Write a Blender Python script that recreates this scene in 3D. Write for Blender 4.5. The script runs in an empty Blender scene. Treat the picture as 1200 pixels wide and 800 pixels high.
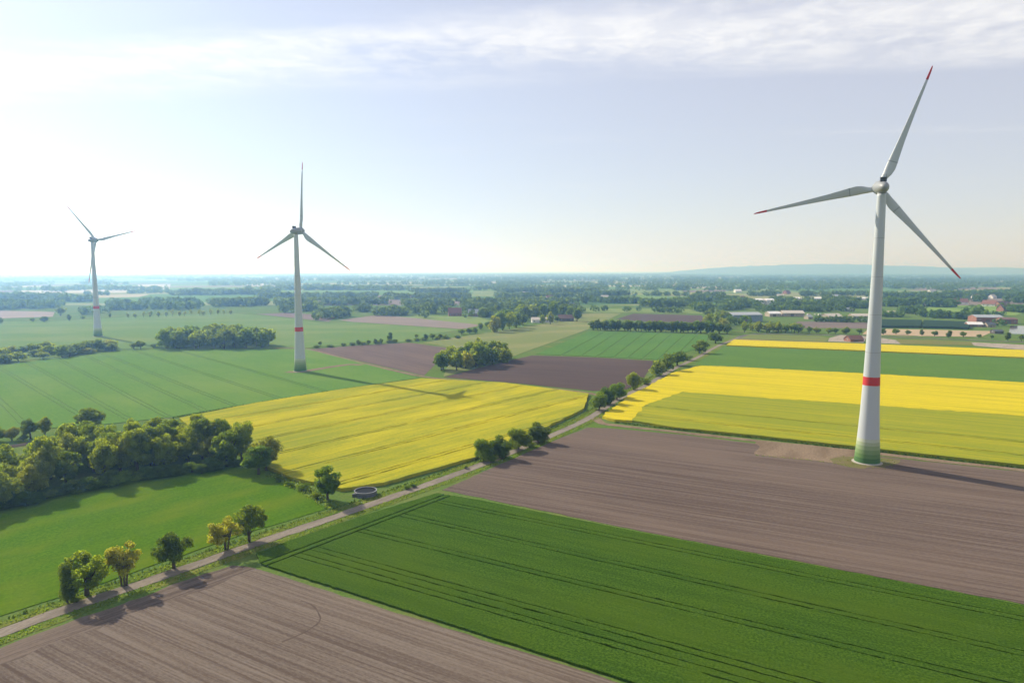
import bpy, math, random
import numpy as np
from mathutils import Vector, Matrix

# ------------------------------------------------------------------ camera, sky, sun, exposure
sc = bpy.context.scene
col = sc.collection
CAM_H = 60.0
PITCH = math.atan(83 / 800.0)
cam_data = bpy.data.cameras.new('camera')
cam_data.lens = 24.0
cam_data.sensor_width = 36.0
cam_data.clip_start = 1.0
cam_data.clip_end = 120000.0
cam = bpy.data.objects.new('camera', cam_data)
cam.location = (0, 0, CAM_H)
cam.rotation_euler = (math.pi / 2 - PITCH, 0, 0)
col.objects.link(cam)
sc.camera = cam

SUN_AZ = math.radians(48.0)      # to the left of the view direction (+Y)
SUN_EL = math.radians(31.5)
SUN_DIR = Vector((-math.sin(SUN_AZ) * math.cos(SUN_EL), math.cos(SUN_AZ) * math.cos(SUN_EL), math.sin(SUN_EL)))
sun_data = bpy.data.lights.new('sun', 'SUN')
sun_data.energy = 5.0
sun_data.angle = math.radians(0.55)
sun_data.color = (1.0, 0.91, 0.76)
sun = bpy.data.objects.new('sun', sun_data)
sun.rotation_euler = (-SUN_DIR).to_track_quat('-Z', 'Y').to_euler()
sun.location = (-300, 300, 400)
col.objects.link(sun)

world = bpy.data.worlds.new('World')
sc.world = world
world.use_nodes = True


def build_world():
    nt = world.node_tree
    N, L = nt.nodes, nt.links
    N.clear()
    out = N.new('ShaderNodeOutputWorld')
    bg = N.new('ShaderNodeBackground')
    bg.inputs['Strength'].default_value = 0.106
    sky = N.new('ShaderNodeTexSky')
    sky.sky_type = 'NISHITA'
    sky.sun_disc = False
    sky.sun_elevation = SUN_EL
    sky.sun_rotation = -SUN_AZ
    sky.altitude = 60.0
    sky.air_density = 1.0
    sky.dust_density = 0.35
    sky.ozone_density = 2.5
    tc = N.new('ShaderNodeTexCoord')
    sep = N.new('ShaderNodeSeparateXYZ')
    L.new(tc.outputs['Generated'], sep.inputs[0])

    def mth(op, a, b=None, clamp=False):
        n = N.new('ShaderNodeMath'); n.operation = op; n.use_clamp = clamp
        for i, v in enumerate((a, b)):
            if v is None: continue
            if isinstance(v, (int, float)): n.inputs[i].default_value = v
            else: L.new(v, n.inputs[i])
        return n.outputs[0]

    def sstep(v, a, b):
        n = N.new('ShaderNodeMapRange'); n.interpolation_type = 'SMOOTHSTEP'
        L.new(v, n.inputs[0]); n.inputs[1].default_value = a; n.inputs[2].default_value = b
        return n.outputs[0]

    def noise(vec, scale, detail=6, rough=0.55, dist=0.0):
        n = N.new('ShaderNodeTexNoise'); L.new(vec, n.inputs['Vector'])
        n.inputs['Scale'].default_value = scale; n.inputs['Detail'].default_value = detail
        n.inputs['Roughness'].default_value = rough; n.inputs['Distortion'].default_value = dist
        return n.outputs[0]

    z = mth('MAXIMUM', sep.outputs[2], 0.03)
    u = mth('DIVIDE', sep.outputs[0], z)
    v = mth('DIVIDE', sep.outputs[1], z)
    comb = N.new('ShaderNodeCombineXYZ'); L.new(u, comb.inputs[0]); L.new(v, comb.inputs[1])
    plane = comb.outputs[0]
    # streaks lie nearly across the view: compress u
    st = N.new('ShaderNodeVectorMath'); st.operation = 'MULTIPLY'
    L.new(plane, st.inputs[0]); st.inputs[1].default_value = (0.32, 1.0, 1.0)
    wob = noise(st.outputs[0], 1.1, 7, 0.6)
    w = mth('ADD', mth('ADD', v, mth('MULTIPLY', u, 0.15)), mth('MULTIPLY', mth('SUBTRACT', wob, 0.5), 1.1))
    band = mth('MULTIPLY', sstep(w, 2.55, 3.1), mth('SUBTRACT', 1.0, sstep(w, 3.2, 3.9)))
    rip = noise(plane, 5.0, 6, 0.62, 0.4)
    ripb = noise(st.outputs[0], 1.6, 6, 0.6, 0.3)
    tex = mth('ADD', mth('MULTIPLY', sstep(rip, 0.36, 0.66), 0.42), mth('MULTIPLY', sstep(ripb, 0.25, 0.6), 0.62))
    band = mth('MULTIPLY', band, tex)
    wisp = sstep(noise(st.outputs[0], 0.55, 8, 0.6, 0.6), 0.52, 0.75)
    wisp = mth('MULTIPLY', wisp, mth('MULTIPLY', sstep(rip, 0.25, 0.7), 0.55))
    mask = mth('MAXIMUM', band, wisp)
    mask = mth('MULTIPLY', mask, sstep(sep.outputs[2], 0.05, 0.2), clamp=True)
    mix = N.new('ShaderNodeMix'); mix.data_type = 'RGBA'
    L.new(mask, mix.inputs['Factor'])
    # thin even veil of high cloud over the whole sky
    veil = N.new('ShaderNodeMix'); veil.data_type = 'RGBA'; veil.inputs['Factor'].default_value = 0.56
    L.new(sky.outputs[0], veil.inputs['A']); veil.inputs['B'].default_value = (5.85, 5.45, 5.8, 1)
    L.new(veil.outputs['Result'], mix.inputs['A'])
    mix.inputs['B'].default_value = (7.0, 7.0, 7.1, 1)
    L.new(mix.outputs['Result'], bg.inputs['Color'])
    L.new(bg.outputs[0], out.inputs['Surface'])


build_world()
vs = sc.view_settings
vs.view_transform = 'Standard'
vs.look = 'None'
vs.exposure = 0.4
vs.gamma = 1.0
vs.use_curve_mapping = False
sc.render.engine = 'CYCLES'
cy = sc.cycles
cy.use_denoising = True
cy.max_bounces = 5
cy.diffuse_bounces = 2
cy.glossy_bounces = 2
cy.transmission_bounces = 4
cy.volume_bounces = 1
cy.transparent_max_bounces = 6
cy.sample_clamp_indirect = 4.0

# ------------------------------------------------------------------ helpers
FPX = 800.0
FWD = np.array([0, math.cos(PITCH), -math.sin(PITCH)])
UPV = np.array([0, math.sin(PITCH), math.cos(PITCH)])


def G(px, py, z=0.0):
    """ground position surveyed from the photograph (1200 x 800 frame)"""
    d = FWD + (px - 600) / FPX * np.array([1.0, 0, 0]) + (400 - py) / FPX * UPV
    t = (z - CAM_H) / d[2]
    return np.array([d[0] * t, d[1] * t])


def mpp(py):
    """metres per photo pixel at the depth of ground row py"""
    return G(600, py)[1] / math.cos(PITCH) / FPX


rng = np.random.default_rng(7)
random.seed(7)


def tag(o, label=None, cat=None, group=None, kind=None):
    if label: o['label'] = label
    if cat: o['category'] = cat
    if group: o['group'] = group
    if kind: o['kind'] = kind
    return o


def mesh_np(name, V, F, mats, mat_idx=None, smooth=False):
    """V (n,3); F list of lists, or (m,k) array"""
    me = bpy.data.meshes.new(name)
    V = np.asarray(V, dtype=np.float32)
    if isinstance(F, np.ndarray):
        m, k = F.shape
        me.vertices.add(len(V)); me.vertices.foreach_set('co', V.ravel())
        me.loops.add(m * k); me.loops.foreach_set('vertex_index', F.astype(np.int32).ravel())
        me.polygons.add(m)
        me.polygons.foreach_set('loop_start', np.arange(0, m * k, k, dtype=np.int32))
        me.polygons.foreach_set('loop_total', np.full(m, k, dtype=np.int32))
    else:
        me.from_pydata(V.tolist(), [], F)
    for m_ in (mats if isinstance(mats, (list, tuple)) else [mats]):
        me.materials.append(m_)
    if mat_idx is not None:
        me.polygons.foreach_set('material_index', np.asarray(mat_idx, dtype=np.int32))
    if smooth:
        me.polygons.foreach_set('use_smooth', np.ones(len(me.polygons), dtype=bool))
    me.update(calc_edges=True)
    me.validate()
    return me


def link(name, data, parent=None, loc=(0, 0, 0), rz=0.0):
    o = bpy.data.objects.new(name, data)
    o.location = loc
    o.rotation_euler = (0, 0, rz)
    o.parent = parent
    col.objects.link(o)
    return o


class MB:
    def __init__(self):
        self.V = []; self.F = []; self.I = []; self.mi = 0

    def add(self, V, F):
        b = len(self.V)
        self.V += [tuple(map(float, v)) for v in V]
        self.F += [[b + i for i in f] for f in F]
        self.I += [self.mi] * len(F)

    def box(self, c, s, M=None):
        cx, cy_, cz = c; sx, sy, sz = s[0] / 2, s[1] / 2, s[2] / 2
        V = [(cx + a * sx, cy_ + b * sy, cz + d * sz) for d in (-1, 1) for b in (-1, 1) for a in (-1, 1)]
        if M is not None: V = [tuple(M @ Vector(v)) for v in V]
        self.add(V, [[0, 2, 3, 1], [4, 5, 7, 6], [0, 1, 5, 4], [2, 6, 7, 3], [0, 4, 6, 2], [1, 3, 7, 5]])

    def tube(self, pts, radii, n=6, cap=True):
        rings = []
        for i, p in enumerate(pts):
            p = Vector(p)
            d = (Vector(pts[min(i + 1, len(pts) - 1)]) - Vector(pts[max(i - 1, 0)])).normalized()
            a = d.orthogonal().normalized(); b = d.cross(a)
            rings.append([p + radii[i] * (math.cos(t) * a + math.sin(t) * b) for t in [2 * math.pi * k / n for k in range(n)]])
        # align rings to limit twisting
        V = [v for r in rings for v in r]
        F = []
        for i in range(len(pts) - 1):
            for k in range(n):
                k2 = (k + 1) % n
                F.append([i * n + k, i * n + k2, (i + 1) * n + k2, (i + 1) * n + k])
        if cap:
            F.append(list(range(n))[::-1]); F.append([(len(pts) - 1) * n + k for k in range(n)])
        self.add(V, F)

    def lathe(self, prof, n=32, M=None, cap0=False, cap1=False):
        V = []; F = []
        for r, z in prof:
            for k in range(n):
                t = 2 * math.pi * k / n
                v = Vector((r * math.cos(t), r * math.sin(t), z))
                V.append(tuple(M @ v) if M is not None else tuple(v))
        for i in range(len(prof) - 1):
            for k in range(n):
                k2 = (k + 1) % n
                F.append([i * n + k, i * n + k2, (i + 1) * n + k2, (i + 1) * n + k])
        if cap0: F.append(list(range(n))[::-1])
        if cap1: F.append([(len(prof) - 1) * n + k for k in range(n)])
        self.add(V, F)

    def build(self, name, mats, parent=None, smooth=False, loc=(0, 0, 0), rz=0.0):
        me = mesh_np(name, np.array(self.V), self.F, mats, self.I, smooth)
        return link(name, me, parent, loc, rz)


# ------------------------------------------------------------------ materials
def nmat(name):
    m = bpy.data.materials.new(name)
    m.use_nodes = True
    nt = m.node_tree
    b = nt.nodes['Principled BSDF']
    b.inputs['Roughness'].default_value = 0.8
    b.inputs['Specular IOR Level'].default_value = 0.0
    return m, nt, b


def c4(c):
    return (c[0], c[1], c[2], 1.0)


def plain(name, c, rough=0.6, spec=0.3, var=0.12, scale=0.6):
    m, nt, b = nmat(name)
    N, L = nt.nodes, nt.links
    geo = N.new('ShaderNodeNewGeometry')
    n = N.new('ShaderNodeTexNoise'); n.inputs['Scale'].default_value = scale; n.inputs['Detail'].default_value = 5
    L.new(geo.outputs['Position'], n.inputs['Vector'])
    r = N.new('ShaderNodeMix'); r.data_type = 'RGBA'
    r.inputs['A'].default_value = c4([x * (1 - var) for x in c]); r.inputs['B'].default_value = c4([min(1, x * (1 + var)) for x in c])
    L.new(n.outputs[0], r.inputs['Factor'])
    L.new(r.outputs['Result'], b.inputs['Base Color'])
    b.inputs['Roughness'].default_value = rough
    b.inputs['Specular IOR Level'].default_value = spec
    return m


class NB:
    """small node builder working in world position rotated so that x runs along the rows"""
    def __init__(self, name, ang=0.0):
        self.m, self.nt, self.b = nmat(name)
        self.N, self.L = self.nt.nodes, self.nt.links
        geo = self.N.new('ShaderNodeNewGeometry')
        mp = self.N.new('ShaderNodeVectorRotate'); mp.rotation_type = 'Z_AXIS'
        mp.inputs['Angle'].default_value = -ang
        self.L.new(geo.outputs['Position'], mp.inputs['Vector'])
        self.pos = mp.outputs[0]

    def sc_(self, s):
        n = self.N.new('ShaderNodeVectorMath'); n.operation = 'MULTIPLY'
        self.L.new(self.pos, n.inputs[0]); n.inputs[1].default_value = s
        return n.outputs[0]

    def noise(self, scale, stretch=(1, 1, 1), detail=4, rough=0.55, dist=0.0):
        n = self.N.new('ShaderNodeTexNoise')
        self.L.new(self.sc_(stretch), n.inputs['Vector'])
        n.inputs['Scale'].default_value = scale; n.inputs['Detail'].default_value = detail
        n.inputs['Roughness'].default_value = rough; n.inputs['Distortion'].default_value = dist
        return n.outputs[0]

    def wave(self, scale, dist=1.0, dscale=0.3, detail=2):
        n = self.N.new('ShaderNodeTexWave'); n.wave_type = 'BANDS'; n.bands_direction = 'Y'
        self.L.new(self.pos, n.inputs['Vector'])
        n.inputs['Scale'].default_value = scale; n.inputs['Distortion'].default_value = dist
        n.inputs['Detail'].default_value = detail; n.inputs['Detail Scale'].default_value = dscale
        return n.outputs[1]

    def rng_(self, v, a, b, c=0.0, d=1.0):
        n = self.N.new('ShaderNodeMapRange'); n.interpolation_type = 'SMOOTHSTEP'
        self.L.new(v, n.inputs[0])
        for i, x in enumerate((a, b, c, d)): n.inputs[i + 1].default_value = x
        return n.outputs[0]

    def mth(self, op, a, b):
        n = self.N.new('ShaderNodeMath'); n.operation = op
        for i, v in enumerate((a, b)):
            if isinstance(v, (int, float)): n.inputs[i].default_value = v
            else: self.L.new(v, n.inputs[i])
        return n.outputs[0]

    def mix(self, f, a, b, mode='MIX'):
        n = self.N.new('ShaderNodeMix'); n.data_type = 'RGBA'; n.blend_type = mode
        if isinstance(f, (int, float)): n.inputs['Factor'].default_value = f
        else: self.L.new(f, n.inputs['Factor'])
        for k, v in (('A', a), ('B', b)):
            if isinstance(v, (tuple, list)): n.inputs[k].default_value = c4(v)
            else: self.L.new(v, n.inputs[k])
        return n.outputs['Result']

    def color(self, c): self.L.new(c, self.b.inputs['Base Color'])

    def bump(self, h, strength, dist):
        n = self.N.new('ShaderNodeBump')
        n.inputs['Strength'].default_value = strength; n.inputs['Distance'].default_value = dist
        self.L.new(h, n.inputs['Height'])
        self.L.new(n.outputs[0], self.b.inputs['Normal'])


def crop_mat(name, ang, dark, light, tint, row=3.0, bump=0.35, broad=0.03, fs=1.0):
    q = NB(name, ang)
    fine = q.noise(fs, (1, 1, 1), 6, 0.72)
    rows = q.noise(1.0, (0.06, 0.9, 1), 3, 0.6)
    big = q.noise(broad, (0.6, 1.2, 1), 5, 0.6)
    c = q.mix(q.rng_(fine, 0.36, 0.64), dark, light)
    c = q.mix(q.mth('MULTIPLY', q.rng_(rows, 0.42, 0.64), 0.45), c, dark)
    c = q.mix(q.mth('MULTIPLY', q.rng_(big, 0.4, 0.7), 0.75), c, tint)
    q.color(c)
    q.bump(q.mth('ADD', fine, q.mth('MULTIPLY', rows, 0.6)), bump, 0.5)
    q.b.inputs['Roughness'].default_value = 0.75
    return q.m


def rape_mat(name, ang, amount=0.5):
    q = NB(name, ang)
    fine = q.noise(0.95, (1, 1, 1), 6, 0.78)
    rows = q.noise(1.0, (0.035, 0.55, 1), 4, 0.65)
    big = q.noise(0.022, (0.6, 1.6, 1), 6, 0.62)
    f = q.mth('ADD', q.mth('MULTIPLY', fine, 0.40), q.mth('ADD', q.mth('MULTIPLY', rows, 0.28), q.mth('MULTIPLY', big, 0.55)))
    lo = 0.62 + (0.5 - amount) * 0.55
    k = q.rng_(f, lo - 0.14, lo + 0.14)
    c = q.mix(k, (0.22, 0.250, 0.026), (0.57, 0.465, 0.022))
    lines = q.noise(1.0, (0.008, 0.42, 1), 3, 0.7)
    c = q.mix(q.mth('MULTIPLY', q.rng_(lines, 0.47, 0.62), 0.7), c, (0.36, 0.325, 0.02))
    c = q.mix(q.mth('MULTIPLY', q.rng_(fine, 0.5, 0.66), 0.5), c, (0.24, 0.25, 0.03))
    q.color(c)
    q.bump(q.mth('ADD', fine, q.mth('MULTIPLY', rows, 0.5)), 0.35, 0.5)
    return q.m


def soil_mat(name, ang, a=(0.095, 0.072, 0.058), b=(0.180, 0.150, 0.124)):
    q = NB(name, ang)
    fine = q.noise(2.4, (0.5, 1.2, 1), 5, 0.7)
    rows = q.noise(1.0, (0.012, 0.75, 1), 4, 0.7)
    r2 = q.noise(1.0, (0.02, 2.4, 1), 3, 0.6)
    big = q.noise(0.02, (0.4, 1.5, 1), 6, 0.6)
    f = q.mth('ADD', q.mth('MULTIPLY', rows, 0.42), q.mth('ADD', q.mth('MULTIPLY', r2, 0.3), q.mth('MULTIPLY', fine, 0.28)))
    c = q.mix(q.rng_(f, 0.40, 0.60), a, b)
    c = q.mix(q.mth('MULTIPLY', q.rng_(big, 0.42, 0.68), 0.55), c, (b[0] * 1.12, b[1] * 1.08, b[2] * 1.02))
    q.color(c)
    q.bump(f, 0.6, 0.25)
    q.b.inputs['Roughness'].default_value = 0.9
    return q.m


def leaf_mat(name, c, trans=0.4, tcol=None):
    m = bpy.data.materials.new(name); m.use_nodes = True
    nt = m.node_tree; N, L = nt.nodes, nt.links
    N.clear()
    out = N.new('ShaderNodeOutputMaterial')
    d = N.new('ShaderNodeBsdfDiffuse'); t = N.new('ShaderNodeBsdfTranslucent')
    mx = N.new('ShaderNodeMixShader'); mx.inputs[0].default_value = trans
    oi = N.new('ShaderNodeObjectInfo')
    geo = N.new('ShaderNodeNewGeometry')
    no = N.new('ShaderNodeTexNoise'); no.inputs['Scale'].default_value = 0.55; no.inputs['Detail'].default_value = 3
    L.new(geo.outputs['Position'], no.inputs['Vector'])
    hs = N.new('ShaderNodeHueSaturation')
    mr = N.new('ShaderNodeMapRange'); L.new(oi.outputs['Random'], mr.inputs[0])
    mr.inputs[3].default_value = 0.497; mr.inputs[4].default_value = 0.522
    L.new(mr.outputs[0], hs.inputs['Hue'])
    mr2 = N.new('ShaderNodeMapRange'); L.new(no.outputs[0], mr2.inputs[0])
    mr2.inputs[1].default_value = 0.3; mr2.inputs[2].default_value = 0.7
    mr2.inputs[3].default_value = 0.7; mr2.inputs[4].default_value = 1.3
    L.new(mr2.outputs[0], hs.inputs['Value'])
    hs.inputs['Color'].default_value = c4(c)
    L.new(hs.outputs[0], d.inputs['Color'])
    tc = tcol or (min(.6, c[0] * 2.5), min(.6, c[1] * 2.2), c[2] * 0.8)
    hs2 = N.new('ShaderNodeHueSaturation'); hs2.inputs['Color'].default_value = c4(tc)
    L.new(mr.outputs[0], hs2.inputs['Hue']); L.new(mr2.outputs[0], hs2.inputs['Value'])
    L.new(hs2.outputs[0], t.inputs['Color'])
    L.new(d.outputs[0], mx.inputs[1]); L.new(t.outputs[0], mx.inputs[2])
    L.new(mx.outputs[0], out.inputs['Surface'])
    return m


M_SOILBED = plain('soil bed', (0.062, 0.075, 0.03), 0.95, 0.05, 0.3, 0.8)
M_GREENBED = plain('trodden green', (0.097, 0.175, 0.038), 0.95, 0.03, 0.25, 0.8)
M_BARK = plain('bark', (0.10, 0.08, 0.06), 0.9, 0.1, 0.35, 3.0)
LEAF = {
    'oak': leaf_mat('leaf oak', (0.125, 0.178, 0.032), 0.54),
    'lime': leaf_mat('leaf lime', (0.180, 0.228, 0.032), 0.56),
    'spring': leaf_mat('leaf spring', (0.250, 0.250, 0.055), 0.55),
    'dark': leaf_mat('leaf dark', (0.088, 0.135, 0.032), 0.48),
    'olive': leaf_mat('leaf olive', (0.175, 0.208, 0.048), 0.54),
    'far': leaf_mat('leaf far', (0.090, 0.140, 0.040), 0.40),
}

# ------------------------------------------------------------------ ground and fields
def fdir(a, b):
    p, q = G(*a), G(*b)
    return math.atan2(q[1] - p[1], q[0] - p[0])


def ground_mat():
    q = NB('open country', 0.35)
    vo = q.N.new('ShaderNodeTexVoronoi'); vo.distance = 'CHEBYCHEV'
    q.L.new(q.sc_((0.0022, 0.0048, 1)), vo.inputs['Vector']); vo.inputs['Scale'].default_value = 1.0
    sepn = q.N.new('ShaderNodeSeparateColor'); q.L.new(vo.outputs['Color'], sepn.inputs[0])
    ramp = q.N.new('ShaderNodeValToRGB'); ramp.color_ramp.interpolation = 'CONSTANT'
    cr = ramp.color_ramp
    stops = [(0.0, (0.11, 0.20, 0.05)), (0.22, (0.15, 0.24, 0.06)), (0.4, (0.08, 0.15, 0.04)), (0.55, (0.22, 0.24, 0.10)),
             (0.68, (0.20, 0.165, 0.14)), (0.78, (0.36, 0.33, 0.22)), (0.87, (0.13, 0.22, 0.05)), (0.95, (0.26, 0.27, 0.10))]
    while len(cr.elements) < len(stops): cr.elements.new(0.5)
    for e, (p, c) in zip(cr.elements, stops): e.position = p; e.color = c4(c)
    q.L.new(sepn.outputs[0], ramp.inputs[0])
    fine = q.noise(1.4, (1, 1, 1), 5, 0.65)
    big = q.noise(0.05, (1, 1, 1), 5, 0.6)
    grass = q.mix(q.rng_(fine, 0.3, 0.7), (0.065, 0.13, 0.025), (0.13, 0.19, 0.045))
    grass = q.mix(q.mth('MULTIPLY', q.rng_(big, 0.45, 0.7), 0.6), grass, (0.17, 0.18, 0.06))
    sx = q.N.new('ShaderNodeSeparateXYZ'); geo = q.N.new('ShaderNodeNewGeometry')
    q.L.new(geo.outputs['Position'], sx.inputs[0])
    c = q.mix(q.rng_(sx.outputs[1], 1180, 1200), grass, ramp.outputs[0])
    q.color(c)
    q.bump(fine, 0.4, 0.3)
    return q.m


gm = MB()
gx = [-42000, -15000, -5000, -1500, -500, 0, 500, 1500, 5000, 15000, 42000]
gy = [-2500, -500, 0, 500, 1000, 2000, 5000, 12000, 25000, 46000]
V = [(x, y, 0) for y in gy for x in gx]
F = [[j * len(gx) + i, j * len(gx) + i + 1, (j + 1) * len(gx) + i + 1, (j + 1) * len(gx) + i] for j in range(len(gy) - 1) for i in range(len(gx) - 1)]
gm.add(V, F)
ground = gm.build('ground', ground_mat())
tag(ground, 'flat green farmland reaching to the hazy horizon', 'ground', kind='structure')


def clip(poly, p, n):
    """keep the part of poly where (x-p).n >= 0"""
    out = []
    for i in range(len(poly)):
        a, b = poly[i], poly[(i + 1) % len(poly)]
        da, db = float(np.dot(a - p, n)), float(np.dot(b - p, n))
        if da >= 0: out.append(a)
        if (da >= 0) != (db >= 0):
            t = da / (da - db); out.append(a + t * (b - a))
    return out


def area(poly):
    a = np.array(poly)
    return 0.5 * float(np.sum(a[:, 0] * np.roll(a[:, 1], -1) - np.roll(a[:, 0], -1) * a[:, 1]))


def split(pieces, p, d, w):
    d = np.array(d) / np.linalg.norm(d); n = np.array([-d[1], d[0]])
    out = []
    for q in pieces:
        for s in (1, -1):
            r = clip(q, p + s * n * w / 2, s * n)
            if len(r) >= 3 and abs(area(r)) > 0.5: out.append(r)
    return out


def densify(poly, step, jit):
    out = []
    for i in range(len(poly)):
        a, b = poly[i], poly[(i + 1) % len(poly)]
        L_ = np.linalg.norm(b - a)
        if L_ < 1e-4: continue
        k = max(1, int(min(L_ / step, 160)))
        n = np.array([-(b - a)[1], (b - a)[0]]) / L_
        for j in range(k):
            p = a + (b - a) * j / k
            if j > 0: p = p + n * rng.normal() * jit
            out.append(p)
    return out


def slab(mb, poly, z0, z1, step=2.5, jit=0.12):
    if area(poly) < 0: poly = poly[::-1]
    P = densify(poly, step, jit)
    n = len(P)
    V = [(p[0], p[1], z1) for p in P] + [(p[0], p[1], z0) for p in P]
    F = [list(range(n))] + [[i, n + i, n + (i + 1) % n, (i + 1) % n] for i in range(n)]
    mb.add(V, F)


def field(name, px, h, mat, label, cat, cuts=(), kind='structure', jit=0.15, bed=True, ground_pts=None, bedmat=None):
    poly = ground_pts if ground_pts is not None else [G(*p) for p in px]
    if area(poly) < 0: poly = poly[::-1]
    mb = MB()
    pieces = [poly]
    for (p, d, w) in cuts: pieces = split(pieces, p, d, w)
    far = G(*px[0])[1] if px else 100
    step = 2.5 if far < 350 else 6
    for q in pieces: slab(mb, q, 0.0, h, step, jit)
    if cuts and bed:
        mb.mi = 1
        slab(mb, poly, 0.0, 0.035, 8, 0.0)
    o = mb.build(name, [mat, bedmat or M_SOILBED])
    return tag(o, label, cat, kind=kind)


def tram(a, b, gauge=1.9, w=0.5):
    """two wheel tracks along the line a-b (ground points)"""
    d = (b - a) / np.linalg.norm(b - a); n = np.array([-d[1], d[0]])
    return [(a + n * gauge / 2, d, w), (a - n * gauge / 2, d, w)]


def trams_px(lst, gauge=1.9, w=0.5):
    out = []
    for a, b in lst: out += tram(G(*a), G(*b), gauge, w)
    return out


def trams_par(a, b, offs, gauge=1.9, w=0.5):
    A, B = G(*a), G(*b); d = (B - A) / np.linalg.norm(B - A); n = np.array([-d[1], d[0]])
    out = []
    for o in offs: out += tram(A + n * o, B + n * o, gauge, w)
    return out


# near ploughed field, bottom left
A_F1 = fdir((305, 663), (740, 800))
M_SOIL1 = soil_mat('ploughed soil near', A_F1)
field('ploughed_field', [(-120, 803), (0, 760), (75, 732), (187, 692), (272, 663), (303, 667), (738, 803), (1000, 884), (500, 1500), (-700, 1500)], 0.06, M_SOIL1,
      'bare brown ploughed field in the bottom left corner below the track', 'field')
field('headland', [(-118, 802), (0, 759.5), (75, 731.5), (187, 691.5), (272, 662.5), (300, 666), (262, 682), (187, 708), (75, 749), (0, 779), (-118, 824)], 0.066, soil_mat('headland soil', fdir((0, 759), (272, 663)), (0.088, 0.068, 0.055), (0.168, 0.136, 0.113)),
      'turned headland of the bottom left ploughed field beside the track', 'field', jit=0.6)
# near wheat: headland beside the track, then the tramlined body
hl_a, hl_b = G(338, 652), G(502, 590)
wheat_mat = crop_mat('young wheat', fdir((514, 589), (1200, 727)), (0.028, 0.072, 0.008), (0.090, 0.165, 0.018), (0.075, 0.128, 0.012), bump=0.9, fs=2.4)
poly = [G(*p) for p in [(306, 662), (300, 650), (345, 633), (424, 606), (512, 579), (560, 587), (750, 625), (1200, 711), (1500, 768), (1250, 960), (738, 800)]]
wm = MB()
if area(poly) < 0: poly = poly[::-1]
pieces = [poly]
for c in tram(hl_a, hl_b, 1.9, 0.55): pieces = split(pieces, *c)
d = (hl_b - hl_a) / np.linalg.norm(hl_b - hl_a); nrm = np.array([-d[1], d[0]])
cut2 = trams_px([((514, 589), (1200, 727)), ((476, 606), (1200, 768)), ((431, 625), (1159, 800)), ((379, 647), (938, 800)), ((375, 659), (870, 800))], 1.8, 0.28)
fin = []
for q in pieces:
    c0 = np.mean(q, axis=0)
    if float(np.dot(c0 - hl_a, nrm)) > -2: fin.append(q)
    else:
        qs = [q]
        for c in cut2: qs = split(qs, *c)
        fin += qs
for q in fin: slab(wm, q, 0.0, 0.42, 1.2, 0.07)
wm.mi = 1
slab(wm, poly, 0.0, 0.04, 6, 0.0)
tag(wm.build('wheat_field', [wheat_mat, M_SOILBED]), 'dark green wheat field with wheel tracks across the bottom of the picture', 'field', kind='stuff')
# central ploughed field
A_F3 = fdir((712, 500), (1200, 552))
field('ploughed_field', [(518, 574), (577, 548), (650, 516), (688, 501), (712, 501.5), (800, 509.3), (887, 520), (1016, 533), (1200, 553), (1600, 598), (1600, 785), (1200, 708), (750, 622)], 0.06,
      soil_mat('ploughed soil middle', A_F3, (0.085, 0.062, 0.052), (0.157, 0.124, 0.104)), 'wide brown ploughed field in front of the nearest turbine', 'field')
# meadow left of the track
field('meadow', [(-150, 775), (0, 722), (90, 694), (200, 655), (300, 621), (385, 596), (335, 566), (318, 553), (240, 543), (110, 566), (0, 590), (-200, 640)], 0.12,
      crop_mat('meadow grass', fdir((0, 728), (390, 598)), (0.050, 0.120, 0.007), (0.092, 0.175, 0.009), (0.125, 0.175, 0.012), bump=0.35, broad=0.05, fs=1.5), 'bright green mown meadow between the leafy grove and the track', 'meadow', kind='stuff')
# big rape field, centre left
A_R1 = fdir((200, 491), (493, 444))
field('rapeseed_field', [(210, 492), (300, 474), (400, 458), (493, 445), (590, 450), (690, 463), (684, 481), (640, 503), (562, 537), (450, 569), (400, 576), (340, 562), (310, 548), (230, 510)], 1.0,
      rape_mat('rape left', A_R1, 0.43), 'yellow rapeseed field crossed by a turbine shadow', 'field', cuts=trams_par((210, 492), (493, 445), [-16 - 21 * k for k in range(9)], 1.9, 0.55), kind='stuff')
# rape right of the track
A_F4 = fdir((720, 494), (1200, 549))
F4L = [(739, 494.7), (752, 476), (798, 459), (850, 462.5), (996, 472.5), (1200, 487.5), (1700, 521), (1700, 606), (1200, 548), (1040, 530), (1005, 526), (880, 512), (790, 503)]
field('rapeseed_field', F4L, 0.96, rape_mat('rape greening', A_F4, 0.26), 'fading green and yellow rapeseed right behind the nearest turbine', 'field',
      cuts=trams_par((790, 503), (1200, 548), [14, 35], 1.9, 0.45), kind='stuff')
field('rapeseed_field', [(706, 490), (735, 467), (790, 438), (820, 430), (850, 431), (1007, 439), (1200, 450), (1700, 479), (1700, 524), (1200, 490), (996, 475), (850, 465), (800, 461), (756, 477), (741, 495), (720, 494)], 1.0,
      rape_mat('rape bright', A_F4, 0.76), 'brightest yellow rapeseed strip right of the track', 'field', kind='stuff', jit=0.5)
field('wheat_field', [(816, 426), (850, 406), (1013, 412.5), (1200, 420.5), (1700, 442), (1700, 478), (1200, 449), (1007, 438), (850, 430), (822, 429)], 0.4,
      crop_mat('wheat strip', A_F4, (0.075, 0.150, 0.030), (0.110, 0.195, 0.042), (0.105, 0.185, 0.040)), 'green wheat strip between two yellow rapeseed strips at right', 'field', kind='stuff')
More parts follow.
